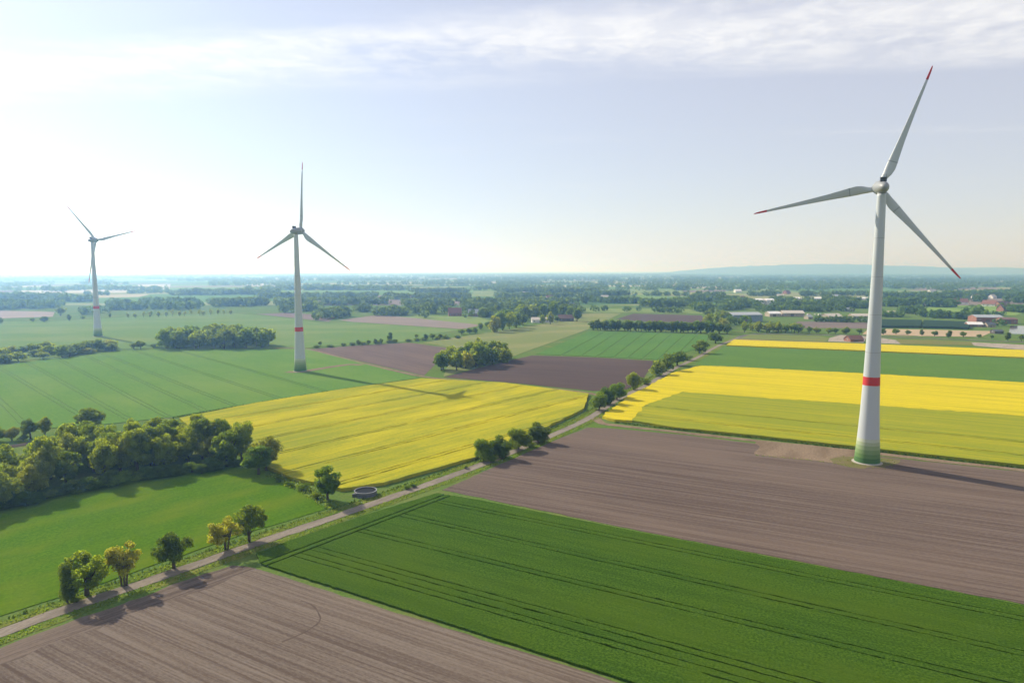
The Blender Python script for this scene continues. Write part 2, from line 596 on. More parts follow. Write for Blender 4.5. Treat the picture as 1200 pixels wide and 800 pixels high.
field('rapeseed_field', [(853, 404), (860, 399), (1013, 404), (1200, 411.5), (1700, 430), (1700, 441), (1200, 420), (1013, 412), (851, 405.5)], 1.0,
      rape_mat('rape far strip', A_F4, 0.85), 'narrow farthest yellow rapeseed strip at right', 'field', kind='stuff')
# wheat on the left around the middle turbine
g1 = [(-260, 556), (0, 506), (127, 497), (200, 489), (300, 472), (400, 456), (490, 443), (417, 424), (360, 409.5), (187, 409), (143, 411.5), (0, 428), (-260, 460)]
field('wheat_field', g1, 0.22, crop_mat('wheat left', fdir((43, 457), (87, 483)), (0.088, 0.180, 0.034), (0.125, 0.225, 0.042), (0.150, 0.230, 0.050), broad=0.02),
      'broad green wheat field around the foot of the middle turbine', 'field',
      cuts=trams_px([((0, 470), (27, 497)), ((43, 457), (87, 483)), ((80, 452), (130, 480)), ((123, 450), (180, 480)), ((150, 440), (215, 470)), ((167, 433), (243, 463)), ((215, 430), (300, 458)), ((260, 425), (350, 450))], 2.2, 0.7), kind='stuff', bedmat=M_GREENBED)
field('pasture', [(-400, 478), (0, 425), (143, 409), (187, 406.5), (360, 407.5), (487, 399.5), (505, 392), (540, 386.2), (410, 377.5), (380, 379), (330, 372), (278, 367.5), (200, 369), (60, 376.5), (0, 377), (-400, 384)], 0.15,
      crop_mat('pale pasture', 0.1, (0.105, 0.185, 0.050), (0.150, 0.225, 0.065), (0.185, 0.230, 0.075), broad=0.015), 'pale green pasture behind the middle turbine', 'field', kind='stuff')
field('ploughed_field', [(364, 409), (417, 405), (480, 401.5), (527, 408), (512, 425), (497, 440), (420, 422.5)], 0.08,
      soil_mat('ploughed soil far left', fdir((420, 422), (497, 440)), (0.105, 0.078, 0.072), (0.160, 0.122, 0.110)), 'purplish brown ploughed field right of the middle turbine', 'field')
field('ploughed_field', [(520, 442), (560, 431), (623, 416.5), (700, 419), (768, 423), (752, 446), (735, 456), (695, 458), (600, 448.5)], 0.08,
      soil_mat('ploughed soil far centre', fdir((623, 416), (768, 422)), (0.070, 0.050, 0.046), (0.105, 0.078, 0.070)), 'dark brown ploughed field beyond the yellow rapeseed in the centre', 'field')
field('hay_meadow', [(495, 401.5), (577, 389), (640, 379), (680, 367.5), (728, 367), (690, 385.5), (600, 418), (560, 430), (520, 441), (530, 407)], 0.14,
      crop_mat('hay meadow', 0.6, (0.150, 0.190, 0.060), (0.190, 0.215, 0.080), (0.240, 0.235, 0.100), broad=0.02), 'pale yellowish hay meadow left of the striped field', 'field', kind='stuff')
xs_t = [703, 720, 736, 753, 770, 787, 803, 818]; xs_b = [655, 680, 700, 721, 738, 757, 775, 792]
field('striped_field', [(628, 415), (691, 388.5), (760, 389.5), (832, 393), (824, 407), (771, 421.5), (700, 418)], 0.22,
      crop_mat('striped wheat', fdir((787, 392), (757, 418)), (0.065, 0.150, 0.030), (0.105, 0.200, 0.042), (0.100, 0.195, 0.040)), 'light green field with dark parallel stripes in front of the straight hedge', 'field',
      cuts=[(G(a, 392), G(b, 418) - G(a, 392), 1.2) for a, b in zip(xs_t, xs_b)], kind='stuff', bedmat=M_GREENBED)
field('ploughed_field', [(722, 374), (742, 367.5), (822, 369.5), (828, 378), (760, 377)], 0.1, soil_mat('ploughed soil behind hedge', 0.2, (0.08, 0.06, 0.06), (0.115, 0.09, 0.085)), 'small dark ploughed field behind the straight hedge', 'field')
field('ploughed_field', [(398, 375), (440, 369.5), (480, 371), (566, 381), (541, 385.5), (412, 377)], 0.1, soil_mat('brown strip soil', 0.1, (0.19, 0.155, 0.135), (0.25, 0.21, 0.185)), 'long brown ploughed strip before the farmhouse wood', 'field')
field('ploughed_field', [(-60, 374), (0, 373), (62, 371), (64, 365.5), (0, 364), (-60, 365)], 0.1, soil_mat('left brown strip soil', 0.1, (0.24, 0.20, 0.18), (0.30, 0.25, 0.22)), 'pale brown field strip at the far left edge', 'field')
field('ploughed_field', [(300, 368), (335, 366.5), (395, 370), (385, 377), (345, 372.5)], 0.1, soil_mat('brown patch soil', 0.1, (0.15, 0.115, 0.11), (0.20, 0.16, 0.15)), 'dull brown ploughed patch behind the middle turbine tower', 'field')
field('ploughed_field', [(925, 384), (935, 376.5), (1020, 378), (1025, 385)], 0.1, soil_mat('village soil', 0.1, (0.13, 0.105, 0.10), (0.19, 0.155, 0.14)), 'grey brown ploughed field before the farm sheds', 'field')
field('sandy_field', [(1010, 392), (1018, 385), (1165, 388), (1150, 394.5), (1080, 394)], 0.1, soil_mat('tan soil', 0.0, (0.34, 0.26, 0.17), (0.42, 0.33, 0.23)), 'tan sandy field behind the row of small roadside trees', 'field')
field('grass_strip', [(878, 392), (960, 394), (972, 396), (968, 400.5), (900, 398), (866, 397)], 0.14, crop_mat('grass strip', 0.1, (0.13, 0.17, 0.05), (0.17, 0.20, 0.06), (0.19, 0.19, 0.07)), 'grass strip beyond the farthest rapeseed, left of the yard', 'grass', kind='stuff')
field('grass_strip', [(1050, 397.5), (1138, 400.5), (1140, 404.5), (1056, 403)], 0.14, crop_mat('olive grass', 0.1, (0.14, 0.15, 0.045), (0.19, 0.18, 0.06), (0.21, 0.18, 0.07)), 'olive rough grass strip beyond the farthest rapeseed, right of the yard', 'grass', kind='stuff')
field('pasture', [(1090, 357.5), (1180, 359), (1200, 366), (1190, 369.5), (1130, 368), (1082, 366)], 0.14, crop_mat('village paddock', 0.1, (0.15, 0.25, 0.05), (0.18, 0.28, 0.06), (0.21, 0.28, 0.07)), 'light green paddock below the red roofed houses', 'field', kind='stuff')
field('pasture', [(660, 366.5), (690, 361), (840, 363), (845, 368), (745, 366)], 0.14, crop_mat('far paddock', 0.1, (0.15, 0.22, 0.06), (0.18, 0.24, 0.07), (0.22, 0.25, 0.09)), 'pale green pasture behind the small dark ploughed field', 'field', kind='stuff')
field('pasture', [(568, 381), (450, 369.2), (560, 371), (582, 379)], 0.14, crop_mat('farm paddock', 0.1, (0.15, 0.22, 0.06), (0.18, 0.24, 0.07), (0.2, 0.25, 0.08)), 'pale green pasture in front of the two farmhouses', 'field', kind='stuff')
# far clearings between the woods
M_FARGREEN = crop_mat('far clearing', 0.1, (0.15, 0.22, 0.07), (0.19, 0.25, 0.08), (0.24, 0.27, 0.12), broad=0.004)
M_FARPALE = plain('far pale field', (0.33, 0.31, 0.23), 0.9, 0.1, 0.1, 0.01)
for (pts, m, lab) in [
    ([(738, 344), (736, 338.5), (798, 339.5), (806, 344.5)], M_FARGREEN, 'far light green clearing among woods right of centre'),
    ([(1050, 343.5), (1052, 340.5), (1115, 341), (1120, 343.6)], M_FARGREEN, 'far light green clearing behind the right turbine tower'),
    ([(850, 343), (852, 338), (910, 339), (945, 343)], M_FARGREEN, 'far green field left of the right turbine tower'),
    ([(552, 347), (555, 341.5), (578, 341), (580, 347)], M_FARGREEN, 'far sunlit green glade above the farmhouse wood'),
    ([(18, 343.5), (20, 340.5), (160, 339), (158, 343)], M_FARPALE, 'far pale field at left behind the leftmost turbine'),
    ([(285, 335.5), (288, 332.5), (332, 331.2), (330, 335)], M_FARPALE, 'far pale field left of the middle turbine tower'),
    ([(160, 339), (162, 333.5), (200, 333), (198, 339)], M_FARPALE, 'far pale field between the two left turbines'),
    ([(528, 334), (530, 331), (582, 331), (580, 334)], M_FARPALE, 'far pale field above the farmhouse wood'),
    ([(600, 328.8), (602, 326.6), (625, 326.6), (624, 328.8)], M_FARPALE, 'small far pale field near the horizon centre'),
    ([(805, 338), (808, 335), (850, 335.5), (848, 338)], M_FARPALE, 'far pale field behind the straight hedge'),
    ([(1033, 368), (1036, 364.5), (1066, 364.5), (1076, 367.5)], M_FARPALE, 'pale sand patch beyond the dark nursery'),
]:
    field('clearing', pts, 0.3, m, lab, 'field', jit=2.0)

# ------------------------------------------------------------------ tracks, yards, pads
def road_mat(name, a, b):
    q = NB(name, fdir((0, 742), (690, 490)))
    fine = q.noise(1.5, (0.5, 1.5, 1), 5, 0.7)
    big = q.noise(0.15, (0.4, 1.4, 1), 4, 0.6)
    c = q.mix(q.rng_(fine, 0.3, 0.7), a, b)
    c = q.mix(q.mth('MULTIPLY', q.rng_(big, 0.45, 0.65), 0.5), c, (a[0] * 0.7, a[1] * 0.7, a[2] * 0.68))
    q.color(c); q.bump(fine, 0.2, 0.1)
    return q.m


M_ROAD = road_mat('track surface', (0.19, 0.165, 0.135), (0.28, 0.245, 0.20))
M_SAND = road_mat('sandy gravel', (0.17, 0.125, 0.085), (0.26, 0.20, 0.14))
M_PALE = road_mat('pale rubble', (0.28, 0.24, 0.20), (0.40, 0.35, 0.30))
M_ASPH = road_mat('asphalt', (0.11, 0.10, 0.10), (0.16, 0.15, 0.145))
M_VERGE = crop_mat('verge grass', fdir((0, 742), (690, 490)), (0.085, 0.150, 0.022), (0.150, 0.205, 0.035), (0.215, 0.205, 0.055), bump=0.8, broad=0.12)


M_DRYGRASS = crop_mat('dry weedy grass', 0.2, (0.150, 0.125, 0.065), (0.185, 0.165, 0.075), (0.130, 0.150, 0.045), bump=0.6, broad=0.25)


def smooth_line(pts, step):
    """Catmull-Rom through ground points"""
    P = [pts[0] * 2 - pts[1]] + list(pts) + [pts[-1] * 2 - pts[-2]]
    out = []
    for i in range(1, len(P) - 2):
        n = max(2, int(np.linalg.norm(P[i + 1] - P[i]) / step))
        for j in range(n):
            t = j / n
            a, b, c, d_ = P[i - 1], P[i], P[i + 1], P[i + 2]
            out.append(0.5 * ((2 * b) + (c - a) * t + (2 * a - 5 * b + 4 * c - d_) * t ** 2 + (3 * b - a - 3 * c + d_) * t ** 3))
    out.append(P[-2])
    return out


def ribbon(name, line, lo, hi, z, mat, label, cat, kind='structure', jit=0.12):
    V = []; F = []
    n = len(line)
    for i, p in enumerate(line):
        d = line[min(i + 1, n - 1)] - line[max(i - 1, 0)]; d = d / np.linalg.norm(d)
        nn = np.array([-d[1], d[0]])
        a = p + nn * (lo + rng.normal() * jit); b = p + nn * (hi + rng.normal() * jit)
        V += [(a[0], a[1], 0.0), (a[0], a[1], z), (b[0], b[1], z), (b[0], b[1], 0.0)]
    for i in range(n - 1):
        for k in range(3):
            F.append([i * 4 + k, (i + 1) * 4 + k, (i + 1) * 4 + k + 1, i * 4 + k + 1])
    mb = MB(); mb.add(V, F)
    return tag(mb.build(name, mat), label, cat, kind=kind)


road_px = [(-160, 798), (0, 742), (100, 706), (200, 672), (300, 637), (400, 603), (480, 575), (560, 546), (640, 513), (690, 490), (724, 468), (760, 450), (790, 432), (815, 420), (840, 406), (865, 395.5)]
ROAD = smooth_line([G(*p) for p in road_px], 2.5)
ribbon('farm_track', ROAD, -1.6, 1.6, 0.10, M_ROAD, 'narrow pale farm track running diagonally across the fields', 'track')
ribbon('grass_verge', ROAD, 1.75, 4.6, 0.055, M_VERGE, 'yellowish grass verge on the left side of the track', 'verge', 'stuff', 0.25)
ribbon('grass_verge', ROAD, -4.0, -1.75, 0.055, M_VERGE, 'yellowish grass verge on the right side of the track', 'verge', 'stuff', 0.25)
# turbine access track along the rape
acc = smooth_line([G(*p) for p in [(697, 489), (706, 496), (740, 500.5), (800, 507), (900, 518), (1000, 528.5), (1100, 540), (1200, 551), (1500, 584)]], 4)
ribbon('access_track', acc, -1.6, 1.8, 0.09, M_SAND, 'sandy access track along the edge of the rapeseed towards the nearest turbine', 'track', jit=0.2)
field('gravel_pad', [(886, 517.5), (940, 522), (990, 527.5), (1008, 532), (1006, 544), (985, 543.5), (955, 539.5), (915, 536.5), (884, 532), (890, 525)], 0.08, M_SAND, 'sandy gravel pad left of the nearest turbine foot', 'pad', jit=0.3)
field('grass_patch', [(972, 538), (990, 535), (1010, 534.5), (1032, 536), (1055, 539), (1050, 544), (1034, 548), (1012, 549.5), (992, 547), (978, 543)], 0.105, M_DRYGRASS, 'weedy grass patch round the foot of the nearest turbine', 'grass', kind='stuff', jit=0.7)
acm = smooth_line([G(*p) for p in [(336, 436), (352, 436), (380, 431.5), (408, 427.5), (424, 428)]], 4)
ribbon('access_track', acm, -3.0, 3.0, 0.28, M_SAND, 'sandy access track leading to the middle turbine foot', 'track', jit=0.3)
ac2 = smooth_line([G(*p) for p in [(320, 408), (360, 409), (417, 423.3), (497, 441.3), (560, 447), (690, 460.5), (697, 470)]], 5)
ribbon('field_path', ac2, -1.5, 1.5, 0.09, M_SAND, 'thin sandy field path between the ploughed fields and the yellow rapeseed', 'track', jit=0.2)
vr = smooth_line([G(*p) for p in [(865, 395.5), (885, 391.5), (940, 392), (1020, 394), (1100, 397), (1200, 401), (1500, 412)]], 12)
ribbon('village_road', vr, -3.0, 3.0, 0.11, M_ASPH, 'dark country road along the row of small trees at right', 'road')
field('farm_yard', [(972, 396), (985, 392.5), (1016, 394), (1012, 401.5), (970, 400)], 0.12, M_PALE, 'pale concrete yard beside the red shed', 'yard')
field('rubble_yard', [(1030, 395.5), (1050, 398.5), (1056, 403), (1028, 402)], 0.12, M_PALE, 'pale rubble ground right of the nearest turbine tower', 'yard')
field('bare_ground', [(1138, 401), (1200, 404), (1300, 409), (1300, 413), (1200, 410), (1142, 405)], 0.12, M_PALE, 'pale bare ground strip at the right edge beyond the rapeseed', 'yard')
field('bare_ground', [(860, 399), (866, 397), (900, 398.5), (972, 401), (1010, 402.5), (1010, 403.7), (862, 398.8)], 0.11, M_SAND, 'sandy strip along the farthest rapeseed', 'yard')
pond = plain('pond water', (0.05, 0.07, 0.08), 0.08, 0.5, 0.1, 0.02)
field('pond', [(1182, 391), (1184, 381.5), (1260, 383), (1262, 393)], 0.06, pond, 'small grey pond at the right edge below the village', 'pond')
# ditch bank by the grove
M_DITCH = soil_mat('ditch soil', 0.5, (0.06, 0.05, 0.045), (0.10, 0.085, 0.07))
dit = smooth_line([G(*p) for p in [(-120, 545), (0, 524), (60, 514), (110, 508), (150, 505)]], 4)
ribbon('ditch_bank', dit, -4.0, 0.5, 0.10, M_DITCH, 'dark bare ditch bank behind the grove', 'ditch', jit=0.4)

rut = smooth_line([G(*p) for p in [(352, 704), (364, 708), (373, 717), (374, 728), (358, 740), (330, 752)]], 1.0)
ribbon('wheel_track', rut, -0.16, 0.16, 0.066, soil_mat('rut soil', 0.3, (0.075, 0.058, 0.048), (0.115, 0.09, 0.075)), 'faint curved tractor wheel track in the near ploughed field', 'track', jit=0.06)

# ------------------------------------------------------------------ wind turbines
M_WHITE = plain('turbine white', (0.46, 0.50, 0.515), 0.45, 0.35, 0.03, 0.3)
M_NAC = plain('nacelle grey white', (0.27, 0.285, 0.29), 0.45, 0.35, 0.04, 0.3)
M_RED = plain('signal red', (0.52, 0.035, 0.035), 0.5, 0.3, 0.05, 0.5)
M_DARK = plain('dark housing', (0.05, 0.055, 0.06), 0.5, 0.3, 0.1, 1.0)
M_JOINT = plain('blade joint grey', (0.22, 0.25, 0.26), 0.6, 0.2, 0.05, 1.0)
M_CONC = plain('pale concrete', (0.36, 0.33, 0.28), 0.85, 0.2, 0.12, 0.8)
M_BANDS = [plain('green ring %d' % i, c, 0.5, 0.3, 0.05, 0.5) for i, c in enumerate(
    [(0.060, 0.150, 0.040), (0.115, 0.215, 0.065), (0.175, 0.275, 0.105), (0.255, 0.345, 0.165), (0.36, 0.43, 0.26), (0.48, 0.53, 0.40)])]


def tower_r(t):
    """radius at relative height t"""
    ks = [(0, 3.75), (0.04, 3.5), (0.09, 3.2), (0.2, 2.72), (0.31, 2.4), (0.5, 1.98), (0.75, 1.55), (1.0, 1.22)]
    for (a, ra), (b, rb) in zip(ks, ks[1:]):
        if t <= b: return ra + (rb - ra) * (t - a) / (b - a)
    return ks[-1][1]


def airfoil(chord, thick, n=9):
    up = []; lo = []
    for i in range(n):
        x = 0.5 * (1 - math.cos(math.pi * i / (n - 1)))
        y = 5 * thick * (0.2969 * math.sqrt(x) - 0.126 * x - 0.3516 * x * x + 0.2843 * x ** 3 - 0.1036 * x ** 4)
        up.append(((0.3 - x) * chord, y * chord)); lo.append(((0.3 - x) * chord, -y * chord))
    return up + lo[-2:0:-1]


def blade_meshes(R):
    st = [(1.6, 1.75, 1.0, 22), (2.6, 1.75, 1.0, 22), (3.6, 2.1, 0.75, 21), (5.0, 2.75, 0.45, 19), (6.8, 3.15, 0.30, 16), (9.0, 2.95, 0.25, 13),
          (12, 2.5, 0.22, 10), (16, 2.0, 0.19, 7), (21, 1.6, 0.17, 4.5), (27, 1.2, 0.16, 2.5), (33, 0.9, 0.15, 1), (36.4, 0.72, 0.14, 0.3), (38.4, 0.58, 0.13, 0), (39.6, 0.38, 0.12, 0), (40.0, 0.1, 0.12, 0)]
    k = R / 40.0

    def at(r):
        for a, b in zip(st, st[1:]):
            if r <= b[0]:
                f = (r - a[0]) / (b[0] - a[0]); return [a[i] + (b[i] - a[i]) * f for i in range(4)]
        return list(st[-1])

    def ring(s, grow=0.0):
        r, ch, th, tw = s
        if th > 0.9:
            pts = [(ch / 2 * math.cos(2 * math.pi * i / 16), ch / 2 * math.sin(2 * math.pi * i / 16)) for i in range(16)]
        else:
            af = airfoil(ch + grow, th); ci = [(ch / 2 * math.cos(2 * math.pi * i / 16), ch / 2 * math.sin(2 * math.pi * i / 16)) for i in range(16)]
            w = min(1, max(0, (0.9 - th) / 0.5)); pts = [(c[0] * (1 - w) + a[0] * w, (c[1] * (1 - w) + a[1] * w) + (grow / 2 if a[1] > 0 else -grow / 2)) for a, c in zip(af, ci)]
        ca, sa = math.cos(math.radians(tw + 4)), math.sin(math.radians(tw + 4))
        # x: chord (towards leading edge), y: along rotor axis, z: span
        return [(k * (p[0] * ca - p[1] * sa), k * (p[0] * sa + p[1] * ca) + 0.0012 * r * r * 0.6, r * k) for p in pts]

    def loft(rs, grow=0.0, cap=True):
        mb = MB(); V = []; F = []
        for s in rs: V += ring(s, grow)
        for i in range(len(rs) - 1):
            for j in range(16):
                j2 = (j + 1) % 16
                F.append([i * 16 + j, i * 16 + j2, (i + 1) * 16 + j2, (i + 1) * 16 + j])
        if cap: F += [list(range(16))[::-1], [(len(rs) - 1) * 16 + j for j in range(16)]]
        mb.add(V, F)
        return mb
    cutr = 35.6
    main = loft([s for s in st if s[0] < cutr] + [at(cutr)])
    tip = loft([at(cutr)] + [s for s in st if s[0] > cutr])
    joint = loft([at(8.9), at(9.12)], 0.03)
    root = MB(); root.lathe([(0.98 * k, 1.55 * k), (0.98 * k, 2.1 * k)], 20)
    return main, tip, joint, root


def turbine(base_px, s, hub_h, yaw, phi, R, label):
    b = G(*base_px) * s
    root = link('wind_turbine', None, None, (b[0], b[1], 0))
    tag(root, label, 'wind turbine', 'wind turbines standing in the fields')
    top = hub_h - 1.9
    mb = MB(); mb.lathe([(4.4, 0.0), (4.4, 0.2), (3.6, 0.36)], 40, cap1=True); fd = mb.build('foundation', M_CONC, root)
    if s != 1:  # gravel
        pass
    mb = MB(); prof = [(tower_r(i / 100), top * i / 100) for i in range(101)]
    mb.lathe(prof, 48, cap1=True); tw = mb.build('tower', M_WHITE, root, True)
    def band(name, z0, z1, m):
        mb = MB(); n = 4
        mb.lathe([(tower_r((z0 + (z1 - z0) * i / n) / top) + 0.03, z0 + (z1 - z0) * i / n) for i in range(n + 1)], 48)
        return mb.build(name, m, tw, True)
    band('red_band', hub_h * 0.290, hub_h * 0.321, M_RED)
    zz = [0.45, 2.0, 3.3, 4.6, 5.9, 7.0, 8.0]
    for i in range(6): band('green_band', zz[i], zz[i + 1], M_BANDS[i])
    for f in (0.42, 0.56, 0.70, 0.84): # tower flange seams
        mb = MB(); mb.lathe([(tower_r(f) + 0.004, f * top - 0.06), (tower_r(f) + 0.02, f * top), (tower_r(f) - 0.0, f * top + 0.06)], 48); mb.build('flange_seam', M_NAC, tw, True)
    # door with steps on the side away from the sun
    # nacelle frame: local y = rotor axis (away from viewer), tilt 4 deg
    tilt = 0.07
    ax = Vector((math.sin(yaw) * math.cos(tilt), math.cos(yaw) * math.cos(tilt), math.sin(tilt)))
    rt = ax.cross(Vector((0, 0, 1))).normalized(); up = rt.cross(ax)
    hub = Vector((0, 0, hub_h))
    MA = Matrix((( rt.x, up.x, ax.x, hub.x), (rt.y, up.y, ax.y, hub.y), (rt.z, up.z, ax.z, hub.z), (0, 0, 0, 1)))  # lathe z -> axis
    MA = Matrix(((rt.x, -up.x, ax.x, hub.x), (rt.y, -up.y, ax.y, hub.y), (rt.z, -up.z, ax.z, hub.z), (0, 0, 0, 1))) if False else MA
    mb = MB()
    mb.lathe([(0.02, -4.9), (0.48, -4.75), (0.9, -4.3), (1.3, -3.4), (1.6, -2.2), (1.82, -0.9), (1.95, 0.6), (2.02, 1.9), (2.0, 2.3)], 40, MA, cap1=True)
    nac = mb.build('nacelle', M_NAC, root, True)
    mb = MB(); mb.lathe([(2.10, 2.34), (2.14, 2.6), (2.10, 2.95)], 40, MA, cap0=True, cap1=True); mb.build('generator_ring', M_WHITE, nac, True)
    mb = MB(); mb.box((0, 2.3, -1.3), (1.7, 1.3, 1.2), MA); mb.build('cooling_box', M_DARK, nac)
    mb = MB(); mb.tube([MA @ Vector((0.5, 2.2, -2.7)), MA @ Vector((0.5, 3.7, -2.7))], [0.05, 0.05], 6); mb.build('wind_vane_mast', M_DARK, nac)
    mb = MB(); mb.lathe([(1.2, hub_h - 2.6), (1.2, hub_h - 1.4)], 24); mb.build('yaw_collar', M_NAC, root, True)
    d = 4.4
    mb = MB(); mb.lathe([(2.14, 3.0), (2.12, 3.6), (2.0, 4.6), (1.75, 5.6), (1.3, 6.5), (0.8, 7.1), (0.05, 7.35)], 40, MA, cap0=True); sp = mb.build('spinner', M_NAC, root, True)
    main, tip, joint, stub = blade_meshes(R)
    for i in range(3):
        a = phi + i * 2 * math.pi / 3
        span = rt * math.cos(a) + up * math.sin(a)
        tang = -rt * math.sin(a) + up * math.cos(a)       # counter-clockwise seen from behind: leading edge
        M = Matrix(((tang.x, ax.x, span.x, 0), (tang.y, ax.y, span.y, 0), (tang.z, ax.z, span.z, 0), (0, 0, 0, 1)))
        c = hub + ax * d
        def put(mb, name, mat, par, sm=True):
            o = MB(); o.V = [tuple(M @ Vector(v) + c) for v in mb.V]; o.F = mb.F; o.I = mb.I
            return o.build(name, mat, par, sm)
        bl = put(main, 'blade', M_WHITE, root)
        put(tip, 'red_tip', M_RED, bl); put(joint, 'joint_seam', M_JOINT, bl); put(stub, 'root_collar', M_JOINT, bl)
    return root


D = math.radians
turbine((1016, 541), 0.998, 85.0, D(18.6), D(70.9), 36.9, 'nearest and tallest wind turbine at right, standing at a ploughed field edge')
turbine((352, 435), 1.0, 83.0, D(22.0), D(84.3), 39.8, 'middle wind turbine with one blade straight up, standing in green wheat')
turbine((115, 394), 0.999, 87.3, D(10.1), D(11.0), 41.5, 'leftmost and farthest wind turbine, hazy, behind a hedgerow')

# ------------------------------------------------------------------ trees
def leaf_cloud(seed, n, leaf, kind):
    """crown of unit-ish tree: height 9, crown width 8"""
    r = np.random.default_rng(seed)
    H, W = 9.0, 8.0
    if kind == 'round': K, zc, rz, rw, lr = 40, 4.9, 3.3, 3.1, (0.75, 1.35)
    elif kind == 'oval': K, zc, rz, rw, lr = 38, 4.8, 3.6, 2.8, (0.7, 1.3)
    elif kind == 'open': K, zc, rz, rw, lr = 30, 5.7, 2.7, 3.1, (0.6, 1.15)
    elif kind == 'airy': K, zc, rz, rw, lr = 50, 5.1, 3.5, 3.5, (0.5, 1.05)
    elif kind == 'droop': K, zc, rz, rw, lr = 24, 4.9, 3.0, 2.9, (0.7, 1.3)
    elif kind == 'bush': K, zc, rz, rw, lr = 16, 4.1, 3.6, 3.0, (1.2, 2.0)
    else: K, zc, rz, rw, lr = 18, 4.6, 3.9, 2.4, (0.9, 1.5)      # column
    C = []
    while len(C) < K:
        p = r.uniform(-1, 1, 3); L_ = np.linalg.norm(p)
        if L_ > 1 or L_ < 0.35: continue
        C.append([p[0] * rw, p[1] * rw, zc + p[2] * rz * (1 if p[2] > 0 else 0.85)])
    C = np.array(C); C[0] = (0, 0, zc)
    # uneven outline: push whole sectors of the crown in or out
    ph = r.uniform(0, 6.28, 4)
    az = np.arctan2(C[:, 1], C[:, 0])
    C[:, :2] *= (1 + 0.10 * np.sin(2 * az + ph[0]) + 0.10 * np.sin(3 * az + ph[1] + C[:, 2]))[:, None]
    C[:, 2] += 0.35 * np.sin(2.0 * C[:, 0] / rw + ph[2]) + 0.3 * np.sin(2.4 * C[:, 1] / rw + ph[3])
    LR = r.uniform(lr[0], lr[1], K); LR[0] = lr[1] * 1.2
    wts = LR ** 2 / np.sum(LR ** 2)
    idx = r.choice(K, n, p=wts)
    dirs = r.normal(size=(n, 3)); dirs /= np.linalg.norm(dirs, axis=1)[:, None]
    rad = LR[idx] * (0.45 + 0.62 * r.random(n) ** 0.6)
    P = C[idx] + dirs * rad[:, None] * np.array([1, 1, 0.85])
    if kind == 'droop': P[:, 2] -= 0.08 * (P[:, 0] ** 2 + P[:, 1] ** 2) * r.random(n)
    P[:, 2] = np.maximum(P[:, 2], 0.25)
    nor = dirs + r.normal(size=(n, 3)) * 0.6; nor /= np.linalg.norm(nor, axis=1)[:, None]
    t = r.normal(size=(n, 3)); a = np.cross(nor, t); a /= np.linalg.norm(a, axis=1)[:, None]
    b = np.cross(nor, a)
    s = (leaf * r.uniform(0.6, 1.3, n))[:, None]
    V = np.stack([P + a * s, P + b * s * 0.62, P - a * s, P - b * s * 0.62], axis=1).reshape(-1, 3)
    F = np.arange(n * 4).reshape(n, 4)
    return V, F, C, LR


def make_proto(seed, n, leaf, kind, leafmat, stems=1, detail=True):
    V, F, C, LR = leaf_cloud(seed, n, leaf, kind)
    crown = mesh_np('crown', V, F, leafmat)
    r = random.Random(seed)
    mb = MB()
    low = 0.25 if kind == 'bush' else 1.0
    for s_ in range(stems):
        bx, by = (0, 0) if stems == 1 else (r.uniform(-.5, .5), r.uniform(-.5, .5))
        lean = (r.uniform(-.5, .5), r.uniform(-.5, .5)) if stems == 1 else (bx * 2.4, by * 2.4)
        h1 = float(C[0][2])
        r0 = 0.30 if stems == 1 else 0.17
        spine = [(bx, by, -0.15), (bx + lean[0] * .1, by + lean[1] * .1, h1 * .3), (bx + lean[0] * .5, by + lean[1] * .5, h1 * .65), (bx + lean[0], by + lean[1], h1 * 1.15)]
        mb.tube(spine, [r0 * 1.25, r0, r0 * .7, r0 * .25], 8 if detail else 5)
        for k in range(1, 1 + (7 if detail else 3)):
            e = C[(k + s_ * 5) % len(C)]
            f = r.uniform(.32, .75)
            st_ = Vector(spine[1]).lerp(Vector(spine[3]), max(0, (f * h1 * 1.15 - h1 * .3) / (h1 * .85)))
            en = Vector(e)
            mid = st_.lerp(en, 0.5) + Vector((0, 0, -0.2))
            mb.tube([st_, mid, en], [r0 * .5, r0 * .36, r0 * .14], 5 if detail else 4)
    trunk = mesh_np('trunk', np.array(mb.V), mb.F, M_BARK, None, True)
    return trunk, crown


PR = {}
for nm, args in {
    'n_lime': (1, 7500, .235, 'round', LEAF['lime'], 1), 'n_oak': (2, 7500, .24, 'round', LEAF['oak'], 1), 'n_oak2': (3, 7500, .24, 'oval', LEAF['oak'], 1),
    'n_lime2': (4, 7500, .235, 'oval', LEAF['lime'], 1), 'n_spring': (5, 4600, .20, 'open', LEAF['spring'], 4), 'n_spring2': (6, 5000, .21, 'oval', LEAF['spring'], 2),
    'n_birch': (7, 6200, .21, 'droop', LEAF['dark'], 1), 'n_dark': (8, 7500, .235, 'bush', LEAF['dark'], 3), 'n_olive': (9, 6200, .23, 'round', LEAF['olive'], 1),
    'n_airy': (12, 6800, .21, 'airy', LEAF['lime'], 1), 'n_airy2': (13, 6600, .21, 'airy', LEAF['oak'], 2), 'n_airy3': (14, 5200, .20, 'airy', LEAF['spring'], 3),
    'n_full': (15, 7500, .24, 'bush', LEAF['oak'], 2), 'n_full2': (16, 7500, .24, 'bush', LEAF['dark'], 2), 'n_full3': (17, 7500, .24, 'bush', LEAF['lime'], 2),
    'n_bush': (10, 5000, .22, 'bush', LEAF['oak'], 3), 'n_round3': (11, 7500, .24, 'round', LEAF['lime'], 1)}.items():
    PR[nm] = make_proto(*args)
